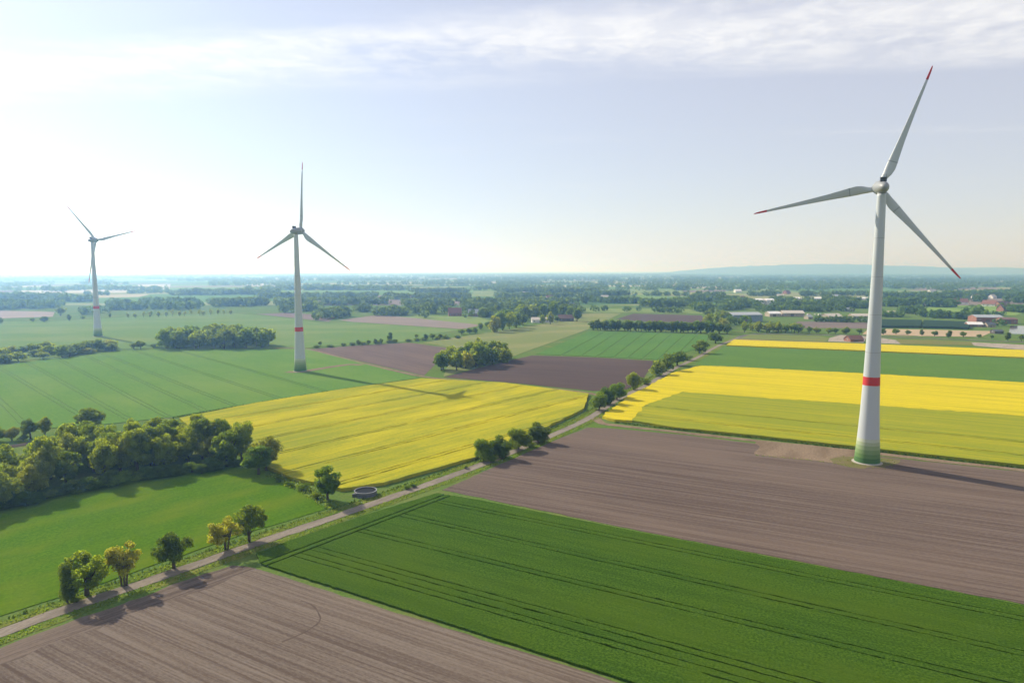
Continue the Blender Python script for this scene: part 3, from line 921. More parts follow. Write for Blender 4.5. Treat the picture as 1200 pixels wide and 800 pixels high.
for nm, args in {
    'm_oak': (21, 1100, .55, 'round', LEAF['oak'], 1, False), 'm_dark': (22, 1100, .55, 'oval', LEAF['dark'], 1, False), 'm_lime': (23, 1100, .52, 'oval', LEAF['lime'], 1, False),
    'm_olive': (24, 1000, .52, 'round', LEAF['olive'], 1, False), 'm_col': (25, 1000, .50, 'column', LEAF['dark'], 1, False), 'm_bush': (26, 900, .60, 'bush', LEAF['oak'], 2, False),
    'm_bush2': (29, 900, .60, 'bush', LEAF['olive'], 2, False), 'm_bush3': (30, 900, .60, 'bush', LEAF['dark'], 2, False), 'm_bush4': (31, 900, .60, 'bush', LEAF['lime'], 2, False), 'm_bush5': (32, 900, .60, 'bush', LEAF['spring'], 2, False),
    'm_open': (27, 420, .50, 'open', LEAF['olive'], 1, False), 'm_spring': (28, 900, .5, 'oval', LEAF['spring'], 1, False)}.items():
    PR[nm] = make_proto(*args)

FIRST = {}
N_TREE = 0


def tree(proto, p, h, w, label, group=None, cat='tree', name='broadleaf_tree', rz=None):
    """p ground point; h, w metres"""
    global N_TREE
    trunk, crown = PR[proto]
    if proto not in FIRST:
        r0 = bpy.data.objects.new(name, None)
        FIRST[proto] = (r0, bpy.data.objects.new('trunk', trunk), bpy.data.objects.new('crown', crown))
        root, t, c = FIRST[proto]
    else:
        a, b, c_ = FIRST[proto]
        root, t, c = a.copy(), b.copy(), c_.copy()
    root.name = name
    for o in (root, t, c): col.objects.link(o)
    t.parent = root; c.parent = root
    root.location = (p[0], p[1], 0)
    root.rotation_euler = (0, 0, random.uniform(0, 6.28) if rz is None else rz)
    root.scale = (w / 7.6, w / 7.6, h / 9.0)
    for k in ('label', 'category', 'group'):
        if k in root: del root[k]
    tag(root, label, cat, group)
    if cat == 'tree': N_TREE += 1
    return root


def tpx(proto, px, py, top, wpx, label, group=None, cat='tree', name='broadleaf_tree'):
    """tree whose foot is at photo pixel (px,py), crown top row and crown width in pixels"""
    m = mpp(py)
    p = G(px, py)
    return tree(proto, p, (py - top) * m * 1.03, wpx * m, label, group, cat, name)


g_row = 'trees along the left side of the track'
tpx('n_airy', 102, 697, 642, 62, 'round light green tree, leftmost big tree beside the track', g_row)
tpx('n_dark', 80, 706, 658, 24, 'narrow ivy covered tree, first at the left end of the track row', g_row)
tpx('n_spring', 146, 686, 632, 48, 'yellowish multi-stemmed tree in the track row beside the light green tree', g_row)
tpx('n_birch', 204, 666, 615, 45, 'dark drooping birch like tree standing alone in the track row', g_row)
tpx('n_airy3', 265, 644, 601, 44, 'yellowish thin tree, left of the last pair in the track row', g_row)
tpx('n_airy2', 292, 634, 591, 46, 'green round tree, right of the last pair in the track row', g_row)
tpx('n_oak2', 384, 586, 545, 36, 'single round tree beside the round concrete tank', g_row)
def ordinal(i):
    ones = ['first', 'second', 'third', 'fourth', 'fifth', 'sixth', 'seventh', 'eighth', 'ninth', 'tenth', 'eleventh', 'twelfth', 'thirteenth', 'fourteenth', 'fifteenth', 'sixteenth', 'seventeenth', 'eighteenth', 'nineteenth']
    tens = {2: 'twent', 3: 'thirt', 4: 'fort', 5: 'fift'}
    n = i + 1
    if n < 20: return ones[n - 1]
    return tens[n // 10] + 'ieth' if n % 10 == 0 else tens[n // 10] + 'y-' + ones[n % 10 - 1]


LOOK = {'oak': 'mid green', 'oak2': 'mid green', 'lime': 'light green', 'lime2': 'light green', 'round3': 'light green', 'olive': 'olive green', 'spring': 'yellowish', 'spring2': 'yellowish', 'dark': 'dark green', 'col': 'dark green', 'bush': 'mid green', 'bush2': 'olive green', 'bush3': 'dark green', 'bush4': 'light green', 'bush5': 'yellowish', 'open': 'thin', 'birch': 'dark green'}
ORD = ['first', 'second', 'third', 'fourth', 'fifth', 'sixth', 'seventh', 'eighth', 'ninth', 'tenth', 'eleventh', 'twelfth', 'thirteenth', 'fourteenth']
for i, (x, y, t, w, pr) in enumerate([(568, 540, 510, 25, 'n_full'), (586, 536, 508, 29, 'n_full2'), (609, 527, 499, 30, 'n_full'), (631, 518, 493, 28, 'n_full2')]):
    tpx(pr, x, y, t, w, '%s tree from the left in the four tree clump by the track centre' % ORD[i], 'clump of trees by the track centre')
for i, (x, y, t, w, pr) in enumerate([(700, 481, 457, 23, 'n_full'), (711, 474, 450, 22, 'n_full2'), (723, 468, 445, 22, 'n_full'), (743, 457, 434, 19, 'n_full3'), (771, 440, 420, 20, 'm_bush2'),
                                      (781, 435, 414, 19, 'm_bush'), (794, 428, 410, 22, 'm_bush3'), (820, 414, 398.5, 19, 'm_bush'), (838, 402, 388.5, 19, 'm_bush3')]):
    tpx(pr, x, y, t, w, '%s tree beyond the track bend, counted from the near end' % ORD[i], 'trees along the track beyond the bend')
# trees on the ditch bank
for x, y, t, w, pr, lab in [(36, 514, 487, 24, 'n_birch', 'dense dark tree on the ditch bank behind the grove'), (53, 511, 486, 18, 'n_olive', 'thin greyish tree on the ditch bank beside the dense dark one'),
                            (106, 508, 478, 40, 'n_oak', 'wide round tree on the ditch bank behind the grove'), (14, 516, 499, 18, 'n_olive', 'small pale tree near the left end of the ditch bank'),
                            (-1, 517, 500, 16, 'n_oak2', 'small tree cut by the left picture edge on the ditch bank')]:
    tpx(pr, x, y, t, w, lab, 'trees on the ditch bank')
# bushes
M_B = 'bushes along hedges and verges'
for x, y, t, w, lab in [(27, 516, 508, 13, 'low dark bush on the ditch bank below the thin trees'), (340, 570, 563, 12, 'low bush in the hedge right of the grove'), (356, 574, 564, 17, 'larger pale bush in the hedge between grove and single tree'),
                        (326, 564, 557, 12, 'low bush at the right end of the grove'), (372, 584, 575, 14, 'low bush left under the single tree by the tank'), (478, 573, 567, 10, 'left one of two verge bushes right of the tank'),
                        (484, 571, 565, 9, 'right one of two verge bushes right of the tank'), (546, 549, 544, 7, 'tiny verge bush left of the four tree clump'), (575, 541, 531, 18, 'low bush under the left trees of the four tree clump'),
                        (620, 524, 515, 16, 'low bush under the right trees of the four tree clump'), (755, 450, 441, 17, 'pale bush between the trees beyond the track bend'), (806, 422, 415, 14, 'bush between the farther trees along the track'),
                        (70, 512, 505, 10, 'small bush between the ditch bank trees'), (85, 510, 504, 12, 'small bush left of the wide ditch bank tree'), (90, 706, 697, 16, 'bushy undergrowth at the foot of the leftmost track trees')]:
    tpx('n_bush', x, y, t, w, lab, M_B, 'bush', 'bush')

def scatter(poly_px, n, mind, seed):
    r = np.random.default_rng(seed)
    P = np.array([G(*p) for p in poly_px]); lo, hi = P.min(0), P.max(0)
    out = []
    tries = 0
    while len(out) < n and tries < 6000:
        tries += 1
        q = lo + (hi - lo) * r.random(2)
        ins = False; j = len(P) - 1
        for i in range(len(P)):
            if (P[i][1] > q[1]) != (P[j][1] > q[1]) and q[0] < (P[j][0] - P[i][0]) * (q[1] - P[i][1]) / (P[j][1] - P[i][1]) + P[i][0]: ins = not ins
            j = i
        if ins and all(np.linalg.norm(q - o) > mind for o in out): out.append(q)
    return out


def stand(poly_px, n, mind, protos, hr, wr, label, group, seed, cat='tree', name='broadleaf_tree'):
    r = random.Random(seed)
    sites = [(q, r.choice(protos)) for q in scatter(poly_px, n, mind, seed)]
    med = sorted(q[1] for q, _ in sites)[len(sites) // 2]
    sites.sort(key=lambda s_: s_[0][0] / s_[0][1])
    cnt = {}
    for q, pr in sites:
        key = (LOOK[pr[2:]], 'front' if q[1] < med else 'rear')
        k = cnt.get(key, 0); cnt[key] = k + 1
        tree(pr, q, r.uniform(*hr), r.uniform(*wr), '%s %s tree from the left, %s half of %s' % (ordinal(k), key[0], key[1], label), group, cat, name)


def row(a, b, n, protos, hr, wr, label, group, seed, jit=1.5, cat='tree', name='broadleaf_tree'):
    r = random.Random(seed)
    A, B = G(*a), G(*b)
    for i in range(n):
        q = A + (B - A) * ((i + 0.5 + r.uniform(-.25, .25)) / n) + np.array([r.gauss(0, jit), r.gauss(0, jit)])
        lab = ordinal(i) + ' ' + label
        tree(r.choice(protos), q, r.uniform(*hr), r.uniform(*wr), lab, group, cat, name)


stand([(-60, 612), (0, 597), (60, 582), (110, 568), (180, 556), (240, 545), (290, 541), (318, 551), (312, 557), (285, 538), (235, 527), (160, 531), (100, 537), (40, 552), (-60, 578)], 42, 4.2,
      ['n_oak', 'n_oak2', 'n_lime', 'n_lime2', 'n_olive', 'n_round3'], (10.0, 14.0), (8.0, 11.5), 'the leafy grove', 'trees of the leafy grove at left', 41)
for x, y, t, w, pr in [(303, 556, 522, 36, 'n_oak'), (266, 546, 504, 38, 'n_oak2'), (246, 543, 508, 30, 'n_olive')]:
    tpx(pr, x, y, t, w, {303: 'round dark tree at the right end of the leafy grove', 266: 'tall tree second from the right end of the leafy grove', 246: 'greyish thin tree near the right end of the leafy grove'}[x], 'trees of the leafy grove at left')
row((-30, 603), (110, 571), 12, ['n_bush', 'n_dark'], (2.5, 4.5), (5, 8), 'undergrowth bush from the left along the near edge of the leafy grove', 'undergrowth of the leafy grove', 52, 1.0, cat='bush', name='bush')
row((115, 570), (300, 543), 12, ['n_bush', 'n_dark'], (2.5, 4.5), (5, 8), 'undergrowth bush from the left under the right part of the leafy grove', 'undergrowth of the leafy grove', 53, 1.0, cat='bush', name='bush')
stand([(502, 437), (545, 433), (597, 424), (590, 417), (560, 420), (520, 428)], 30, 3.6, ['m_bush', 'm_bush2', 'm_bush5', 'm_bush4', 'm_lime', 'm_bush3'], (10, 15), (8.5, 12), 'the central copse', 'copse in the centre', 42)
stand([(188, 409), (312, 409), (314, 404), (280, 401), (200, 402)], 40, 5.0, ['m_bush', 'm_bush3', 'm_bush4', 'm_oak'], (13, 17), (11, 15), 'the oblong wood', 'dark oblong wood left of the middle turbine', 43)
stand([(-15, 428), (50, 421), (100, 416), (142, 411), (140, 408), (90, 409.5), (40, 413), (-15, 419)], 34, 4.5, ['m_bush', 'm_bush2', 'm_bush3', 'm_bush4'], (5, 9.5), (8, 13), 'the left hedgerow', 'hedgerow in front of the leftmost turbine', 44)
for x, y, t, w in [(157, 409, 401, 10), (165, 409, 398, 12), (180, 408, 402, 8)]:
    tpx('m_oak', x, y, t, w, {157: 'left tree of three between hedgerow and oblong wood', 165: 'middle tallest tree of three between hedgerow and oblong wood', 180: 'right smallest tree of three between hedgerow and oblong wood'}[x], 'three trees beside the oblong wood')
row((694, 386.5), (852, 391), 38, ['m_col', 'm_bush3', 'm_bush', 'm_bush3'], (9.5, 13), (8, 11), 'tree from the left in the straight hedge behind the striped field', 'straight hedge behind the striped field', 45, 1.2)
stand([(826, 390), (850, 391), (856, 380), (848, 368), (828, 366)], 14, 6.0, ['m_oak', 'm_lime', 'm_olive', 'm_lime'], (10, 15), (9, 13), 'the hedge end clump', 'clump at the hedge end', 46)
for i, (x, y, t, w) in enumerate([(375, 405.5, 399, 5), (420, 404.5, 398, 7), (432, 404, 397.5, 6), (440, 403.8, 396.5, 7), (447, 403, 396, 6), (457, 400.5, 389, 8), (488, 396.5, 391, 5), (499, 398.5, 391, 8), (507, 397.5, 390, 8), (516, 397, 391, 8), (523, 396, 392, 6)]):
    tpx('m_dark' if i % 2 else 'm_oak', x, y, t, w, '%s tree from the left along the field edge right of the middle turbine' % ORD[i], 'trees along the field edge right of the middle turbine')
row((365, 408), (540, 396), 14, ['m_bush'], (2, 3.2), (5, 8), 'low bush from the left in the hedge line right of the middle turbine', M_B, 47, 0.6, cat='bush', name='bush')
for i, (x, y, t, w, pr) in enumerate([(563, 386, 378, 8, 'm_bush'), (571, 384, 376, 9, 'm_oak'), (580, 389, 367, 15, 'm_bush2'), (588, 387, 365, 16, 'm_bush'), (597, 386, 364, 16, 'm_bush4'), (605, 384, 366, 14, 'm_bush'), (583, 380, 366, 13, 'm_oak'),
                                      (594, 379, 361, 14, 'm_bush3'), (613, 381, 367, 14, 'm_bush3'), (608, 376, 358, 15, 'm_lime'), (617, 375, 357, 14, 'm_bush'), (626, 373, 355, 15, 'm_bush4'), (636, 379.5, 369, 8, 'm_lime'), (637, 372, 356, 14, 'm_bush'),
                                      (645, 380, 366, 10, 'm_lime'), (649, 372, 353, 15, 'm_bush'), (653, 377.5, 370, 7, 'm_bush3'), (660, 370.5, 354, 14, 'm_bush3'), (668, 372, 359, 13, 'm_bush'), (676, 376.5, 360, 13, 'm_bush3'), (541, 392, 385, 9, 'm_oak'), (550, 391, 384, 9, 'm_bush3'), (557, 390.5, 383, 8, 'm_bush')]):
    tpx(pr, x, y, t, w, '%s tree of the farmstead left of the hay meadow, counted in a zigzag' % ordinal(i), 'trees around the farmstead')
for i, (x, y, t, w) in enumerate([(1, 379, 372, 6), (38, 377, 372, 6), (52, 377, 370.5, 11), (71, 370, 359, 12), (81, 376, 368, 6), (97, 374, 370, 6), (129, 372, 367, 4), (176, 371, 364, 7)]):
    tpx('m_oak' if i % 2 else 'm_dark', x, y, t, w, '%s lone tree from the left on the pale pasture behind the leftmost turbine' % ORD[i], 'lone trees on the pale pasture')
row((148, 373), (274, 368.5), 16, ['m_open', 'm_open', 'm_olive'], (7, 10), (4, 6.5), 'thin tree from the left in the sparse row across the pale pasture', 'sparse tree row at left', 49, 1.0)
for i, (x, y, t, w, pr) in enumerate([(1007, 391.5, 384, 8, 'm_oak'), (1035, 392, 384.5, 8, 'm_dark'), (1050, 392, 384.5, 9, 'm_oak'), (1064, 393, 386, 7, 'm_oak'), (1080, 393, 386, 6, 'm_dark'), (1095, 394, 387, 8, 'm_oak'),
                                      (1112, 396, 387, 8, 'm_dark'), (1129, 395, 388, 8, 'm_oak'), (1147, 396, 391, 6, 'm_oak'), (1162, 397, 392, 5, 'm_oak'), (1181, 399, 389, 8, 'm_dark'), (1197, 400, 391, 7, 'm_oak')]):
    tpx(pr, x, y, t, w, '%s small round tree from the left along the country road at right' % ORD[i], 'small trees along the country road')
stand([(872, 390), (940, 390.5), (942, 387.5), (875, 386)], 18, 4.5, ['m_oak', 'm_olive', 'm_lime'], (7, 11), (7, 10), 'the hall hedge', 'hedge below the grey blue hall', 50)
row((947, 390.5), (1000, 391.5), 8, ['m_oak', 'm_olive'], (5.5, 8), (5, 7), 'small tree from the left in the sparse row left of the red shed', 'sparse row left of the red shed', 51, 1.5)

# ------------------------------------------------------------------ far woods (uncountable masses)
def far_wood(name, label, pts, heights, widths, quads, mat, seed, px_leaf=1.0):
    """one mass of leaf clumps; pts (n,2)"""
    r = np.random.default_rng(seed)
    n = len(pts)
    pts = np.asarray(pts); H = np.asarray(heights)[:, None]; W = np.asarray(widths)[:, None]
    d = r.normal(size=(n, quads, 3)); d /= np.linalg.norm(d, axis=2)[:, :, None]
    rad = 0.72 + 0.3 * r.random((n, quads, 1))
    P = d * rad
    lump = 1 + 0.22 * np.sin(d[:, :, 0:1] * 4 + r.random((n, 1, 1)) * 6) * np.cos(d[:, :, 1:2] * 5 + r.random((n, 1, 1)) * 6)
    P *= lump
    X = pts[:, None, 0:1] + P[:, :, 0:1] * W[:, None] * 0.5
    Y = pts[:, None, 1:2] + P[:, :, 1:2] * W[:, None] * 0.5
    Z = H[:, None] * 0.52 + P[:, :, 2:3] * H[:, None] * 0.47
    C = np.concatenate([X, Y, np.maximum(Z, 0.3)], axis=2).reshape(-1, 3)
    nor = d.reshape(-1, 3) + r.normal(size=(n * quads, 3)) * 0.35
    nor /= np.linalg.norm(nor, axis=1)[:, None]
    a = np.cross(nor, r.normal(size=nor.shape)); a /= np.linalg.norm(a, axis=1)[:, None]
    b = np.cross(nor, a)
    s = (np.repeat(np.sqrt(H * W), quads, axis=0) * 0.20 * r.uniform(0.6, 1.3, (n * quads, 1)))
    V = np.stack([C + a * s, C + b * s * 0.75, C - a * s, C - b * s * 0.75], axis=1).reshape(-1, 3)
    F = np.arange(len(C) * 4).reshape(-1, 4)
    o = link(name, mesh_np(name, V, F, mat))
    return tag(o, label, 'woodland', kind='stuff')


def belt(a, b, rows, hr, dens=1.0, r=None, wid=1.15):
    """points of a tree belt between photo feet a and b (lists to extend)"""
    A, B = G(*a), G(*b); L_ = np.linalg.norm(B - A); sp = hr[1] * 0.62
    dist = np.linalg.norm((A + B) / 2)
    sp = max(sp, dist / 420.0)
    pts = []; hs = []; ws = []
    for k in range(rows):
        n = max(2, int(L_ / sp * dens))
        for i in range(n):
            t = r.random()
            q = A + (B - A) * t
            q = q + np.array([r.normal() * 3, k * sp * 1.5 + r.normal() * sp * 0.8])
            h = r.uniform(*hr); pts.append(q); hs.append(h); ws.append(h * wid * r.uniform(.75, 1.25) * max(1, sp / (hr[1] * 0.62)) ** .5)
    return pts, hs, ws


def wood(label, belts, seed, quads=40, mat=None):
    r = np.random.default_rng(seed)
    P = []; Hh = []; Ww = []
    for bt in belts:
        p, h, w = belt(bt[0], bt[1], bt[2], bt[3], 1.35 * (bt[4] if len(bt) > 4 else 1.0), r)
        P += p; Hh += h; Ww += w
    far_wood('woodland', label, P, Hh, Ww, quads, mat or LEAF['far'], seed)


wood('hazy woods behind the leftmost turbine', [((-60, 364), (0, 363.5), 2, (10, 15)), ((-40, 360), (62, 362), 3, (10, 15)), ((60, 353), (100, 354), 3, (10, 15)), ((-40, 351), (62, 352), 3, (12, 17)), ((88, 369), (122, 366), 1, (8, 12), .8),
      ((130, 358), (155, 357), 2, (9, 13)), ((128, 363), (235, 362.5), 2, (10, 14)), ((160, 357), (235, 357), 3, (10, 14)), ((150, 344), (200, 343), 2, (8, 12), .6), ((20, 345), (35, 345), 1, (8, 14), .7), ((60, 342), (75, 342), 2, (10, 14), .7), ((100, 346), (128, 346), 2, (8, 12), .7)], 61)
wood('woods on both sides of the middle turbine tower', [((235, 359.5), (300, 358.5), 2, (11, 16)), ((290, 357.5), (345, 359), 2, (11, 16), .9), ((200, 346), (320, 345), 4, (12, 17)), ((330, 366), (374, 364), 2, (11, 15)), ((374, 374.5), (402, 372), 3, (11, 14)), ((395, 367), (432, 365), 2, (10, 14)),
      ((436, 370.5), (478, 369.5), 3, (10, 14)), ((340, 358), (450, 357), 3, (10, 15), .8), ((300, 350), (460, 349), 3, (10, 15), .7), ((320, 340), (470, 340), 3, (12, 17), .9)], 62)
wood('woods around the farmhouses in the centre', [((478, 367), (526, 367.5), 2, (11, 15)), ((540, 364.5), (600, 366), 3, (11, 15)), ((496, 372.3), (500, 372), 1, (8, 11)), ((545, 371.3), (552, 371.3), 1, (7, 10)), ((562, 371.5), (590, 373), 2, (9, 14)), ((470, 359), (600, 358), 3, (10, 15), .8),
      ((590, 374), (625, 371), 3, (9, 14), .7), ((640, 370), (680, 367), 3, (9, 14), .8), ((590, 366), (660, 362), 4, (11, 16), .9), ((600, 357), (690, 356), 3, (10, 15), .8), ((460, 351), (550, 350), 3, (11, 15), .8), ((580, 350), (700, 350), 3, (11, 15), .8), ((480, 343), (545, 343), 3, (11, 15), .7), ((585, 343), (640, 343), 3, (11, 15), .9), ((640, 345), (700, 344), 3, (12, 18), .9)], 63)
wood('woods beyond the straight hedge', [((676, 364.5), (736, 365), 1, (7, 10), .6), ((738, 364.5), (800, 367), 1, (6, 9), .5), ((750, 359.5), (800, 360.5), 3, (11, 15)), ((690, 354.5), (760, 356), 3, (10, 14), .9), ((790, 357), (816, 356), 2, (10, 14)), ((815, 352), (870, 356), 3, (11, 15)), ((690, 348), (736, 346), 3, (11, 15), .8),
      ((792, 340), (804, 340.5), 3, (12, 18), 1.2), ((822, 366), (830, 364), 3, (10, 14)), ((850, 364), (880, 358), 4, (10, 14)), ((740, 346.5), (850, 347.5), 2, (9, 13), .5)], 64)
wood('woods around the white halls and farm sheds at right', [((856, 381), (872, 382), 2, (9, 13)), ((875, 358), (884, 358), 2, (9, 12)), ((858, 361), (882, 361), 3, (9, 14)), ((880, 361.5), (910, 361.5), 1, (3, 5)), ((910, 361), (1020, 361), 3, (9, 14)), ((908, 356), (932, 357), 3, (12, 16)), ((945, 356), (956, 356), 2, (11, 16)), ((962, 354), (975, 354), 2, (14, 18)), ((975, 357), (1005, 356), 3, (11, 15)), ((890, 365), (1000, 365), 2, (7, 11), .8),
      ((960, 377), (1018, 378), 2, (5, 8)), ((870, 347), (915, 346.5), 2, (9, 14), .7), ((940, 347), (1020, 346), 2, (10, 14), .8)], 65)
wood('woods around the village houses at the right edge', [((1030, 359), (1115, 360), 4, (12, 17)), ((1060, 368), (1085, 367), 2, (9, 13)), ((1085, 372), (1140, 374.5), 3, (7, 11)), ((1136, 372), (1148, 372), 2, (13, 17)), ((1030, 372), (1060, 371), 2, (6, 9)), ((1088, 352), (1115, 352), 3, (12, 17)), ((1136, 353.5), (1155, 354), 3, (11, 15)), ((1185, 355), (1240, 356), 3, (12, 16)),
      ((1030, 350), (1240, 349), 3, (11, 16)), ((1115, 347), (1240, 346), 3, (11, 16)), ((1187, 366), (1240, 368), 3, (10, 13)), ((1130, 369), (1180, 370), 1, (4, 7)), ((1166, 381.5), (1178, 382), 1, (6, 9))], 66)
# randomly placed far belts, getting denser towards the horizon
r_ = np.random.default_rng(99)
for part, (x0, x1) in {'left': (-120, 420), 'centre': (420, 820), 'right': (820, 1320)}.items():
    P = []; Hh = []; Ww = []
    y = 345.0
    while y > 320.6:
        x = x0 + r_.uniform(-30, 10)
        cover = {'left': 0.42, 'centre': 0.6, 'right': 0.72}[part]
        if y < 330: cover = min(0.95, cover + 0.2)
        while x < x1:
            wseg = r_.uniform(25, 110)
            if r_.random() < cover and y < 341:
                p, h, w_ = belt((x, y + r_.uniform(-.4, .4)), (min(x + wseg, x1), y + r_.uniform(-.4, .4)), 2, (11, 17), 0.8, r_, 1.3)
                P += p; Hh += h; Ww += w_
            x += wseg
        y -= max(0.42, (y - 317) * 0.085)
    far_wood('woodland', 'distant hazy woods below the horizon at %s' % part, P, Hh, Ww, 22, LEAF['far'], 70)

# hills on the horizon
def hills(name, label, x0, x1, Y, hmax, seed, depth):
    r = np.random.default_rng(seed)
    nx, ny = 120, 10
    X = np.linspace(x0, x1, nx)
    prof = sum(r.uniform(.3, 1) / k * np.sin(X / (x1 - x0) * k * 2 * math.pi + r.uniform(0, 6)) for k in range(1, 9))
    prof = (prof - prof.min()) / (prof.max() - prof.min())
    env = np.minimum(1, np.minimum((X - x0), (x1 - X)) / ((x1 - x0) * 0.18))
    V = []
    for j in range(ny):
        f = math.sin(math.pi * j / (ny - 1)) ** 0.8
        for i in range(nx):
            V.append((X[i], Y + depth * (j / (ny - 1) - .5), -2 + hmax * f * env[i] * (0.45 + 0.55 * prof[i]) + (r.normal() * 4 if 0 < j < ny - 1 else 0)))
    F = [[j * nx + i, j * nx + i + 1, (j + 1) * nx + i + 1, (j + 1) * nx + i] for j in range(ny - 1) for i in range(nx - 1)]
    mb = MB(); mb.add(V, F)
    return tag(mb.build(name, M_HILL, None, True), label, 'hills', kind='structure')


M_HILL = plain('wooded hills', (0.05, 0.08, 0.04), 0.95, 0.05, 0.35, 0.002)
hills('hills', 'low blue hill ridge along the right horizon', 2300, 13500, 12500, 178, 5, 2200)
hills('hills', 'fainter farther hill ridge on the right horizon', 3200, 18500, 15500, 190, 8, 2400)

# ------------------------------------------------------------------ buildings
def bmat(n, c, rough=0.8): return plain(n, c, rough, 0.2, 0.12, 0.4)


WALLS = {'white': bmat('white render', (0.72, 0.70, 0.66)), 'brick': bmat('red brick', (0.26, 0.12, 0.085)), 'grey': bmat('blue grey cladding', (0.20, 0.25, 0.31)), 'tan': bmat('tan boards', (0.36, 0.30, 0.23)), 'dark': bmat('dark boards', (0.09, 0.075, 0.065))}
ROOFS = {'red': bmat('red tiles', (0.23, 0.105, 0.08)), 'brown': bmat('brown tiles', (0.17, 0.10, 0.085)), 'grey': bmat('grey sheet roof', (0.34, 0.37, 0.40)), 'pale': bmat('pale fibre cement roof', (0.52, 0.48, 0.42)), 'white': bmat('white roof', (0.72, 0.72, 0.71)), 'slate': bmat('dark slate roof', (0.10, 0.11, 0.125))}
M_PANE = plain('window glass', (0.05, 0.06, 0.075), 0.1, 0.5, 0.1, 1)
M_FRAME = plain('window frame', (0.7, 0.7, 0.68), 0.5, 0.3, 0.05, 1)
M_DOOR = plain('door paint', (0.12, 0.10, 0.085), 0.6, 0.3, 0.1, 1)


def building(name, x0, x1, by, depth, wall_h, roof_h, wall, roof, label, rz=0.0, cat='house', windows=3, gable_front=False, group=None):
    m = mpp(by); L_ = (x1 - x0) * m
    p = G((x0 + x1) / 2, by); p = p + np.array([0, depth / 2])
    root = link(name, None, None, (p[0], p[1], 0), rz)
    tag(root, label, cat, group)
    w, d_ = L_ / 2, depth / 2
    mb = MB()
    mb.add([(-w, -d_, 0), (w, -d_, 0), (w, d_, 0), (-w, d_, 0), (-w, -d_, wall_h), (w, -d_, wall_h), (w, d_, wall_h), (-w, d_, wall_h), (-w, 0, wall_h + roof_h), (w, 0, wall_h + roof_h)],
           [[0, 1, 5, 4], [1, 2, 6, 9, 5], [2, 3, 7, 6], [3, 0, 4, 8, 7]])
    mb.build('wall', WALLS[wall], root)
    e = 0.5; t = 0.25
    k = roof_h / d_
    mb = MB()
    for s in (-1, 1):
        a = (0, wall_h + roof_h + 0.02); b = (s * (d_ + e), wall_h - e * k + 0.02)
        V = [(-w - e, a[0], a[1]), (w + e, a[0], a[1]), (w + e, b[0], b[1]), (-w - e, b[0], b[1])]
        V += [(x, y, z + t) for x, y, z in V]
        mb.add(V, [[0, 1, 2, 3], [4, 7, 6, 5], [0, 4, 5, 1], [1, 5, 6, 2], [2, 6, 7, 3], [3, 7, 4, 0]])
    rf = mb.build('roof', ROOFS[roof], root)
    if cat == 'house':
        mb = MB(); mb.box((w * 0.3, 0.6, wall_h + roof_h + 0.5), (0.7, 0.7, 1.6)); mb.build('chimney', WALLS['brick'], rf)
    dh = 2.1 if cat == 'house' else min(3.6, wall_h * 0.8)
    dw = 1.1 if cat == 'house' else 4.0
    mb = MB(); mb.box((-w * 0.15, -d_ - 0.05, dh / 2), (dw, 0.12, dh)); mb.build('door', M_DOOR, root)
    for i in range(windows):
        x = -w + (2 * w) * (i + 0.5) / windows
        if abs(x + w * 0.15) < dw: continue
        mb = MB(); mb.box((x, -d_ - 0.04, wall_h * 0.55), (1.5, 0.1, 1.3)); wn = mb.build('window', M_FRAME, root)
        mb = MB(); mb.box((x, -d_ - 0.08, wall_h * 0.55), (1.25, 0.06, 1.05)); mb.build('pane', M_PANE, wn)
    for s in (-1, 1):
        mb = MB(); mb.box((s * (w + 0.04), 0, wall_h * 0.9), (0.1, 1.3, 1.3)); wn = mb.build('window', M_FRAME, root)
        mb = MB(); mb.box((s * (w + 0.08), 0, wall_h * 0.9), (0.06, 1.05, 1.05)); mb.build('pane', M_PANE, wn)
    return root


building('industrial_hall', 857, 893, 377, 26, 8, 2.5, 'grey', 'grey', 'long blue grey industrial hall above the hedge', 0.12, 'hall', 6)
building('white_hall', 884, 895, 357.5, 20, 9, 2, 'white', 'white', 'left one of two bright white halls behind the trees', 0.2, 'hall', 3)
building('white_hall', 897, 907.5, 357.5, 20, 9, 2, 'white', 'white', 'right one of two bright white halls behind the trees', 0.2, 'hall', 3)
building('white_hall', 931, 945, 353.5, 20, 6.5, 2, 'white', 'white', 'white hall half hidden by trees right of the twin white halls', 0.0, 'hall', 3)
building('white_hall', 956, 972, 353.5, 20, 6.5, 2, 'white', 'white', 'white hall behind tall trees left of the nearest turbine tower', 0.0, 'hall', 3)
building('white_hall', 1005, 1020, 354, 22, 7, 2, 'white', 'white', 'white hall touching the nearest turbine tower on its left', 0.0, 'hall', 3)
building('barn', 919, 943, 371, 18, 4.5, 3, 'tan', 'pale', 'pale roofed open barn right of the blue grey hall', -0.1, 'barn', 4)
building('barn', 901, 915, 371, 14, 4, 2.5, 'tan', 'white', 'small white roofed barn between the blue grey hall and the pale barn', 0.1, 'barn', 2)
building('barn', 968, 988, 374, 20, 3, 3.4, 'tan', 'pale', 'low pale roofed barn right of the parked vans', 0.3, 'barn', 2)
building('barn', 1000, 1020, 373, 14, 3, 2.4, 'tan', 'pale', 'low pale roofed barn left of the nearest turbine tower', 0.0, 'barn', 2)
building('red_shed', 995, 1012, 400.5, 9, 2.0, 3.0, 'brick', 'red', 'low red brown shed beside the nearest turbine tower', 0.15, 'shed', 2)
building('brick_hall', 1147, 1176, 378, 20, 6, 2.4, 'brick', 'grey', 'red brick hall with grey roof in the village', -0.15, 'hall', 4)
building('brick_hall', 1177, 1193, 379.5, 16, 5, 1.8, 'brick', 'brown', 'brown brick hall right of the grey roofed one', -0.15, 'hall', 3)
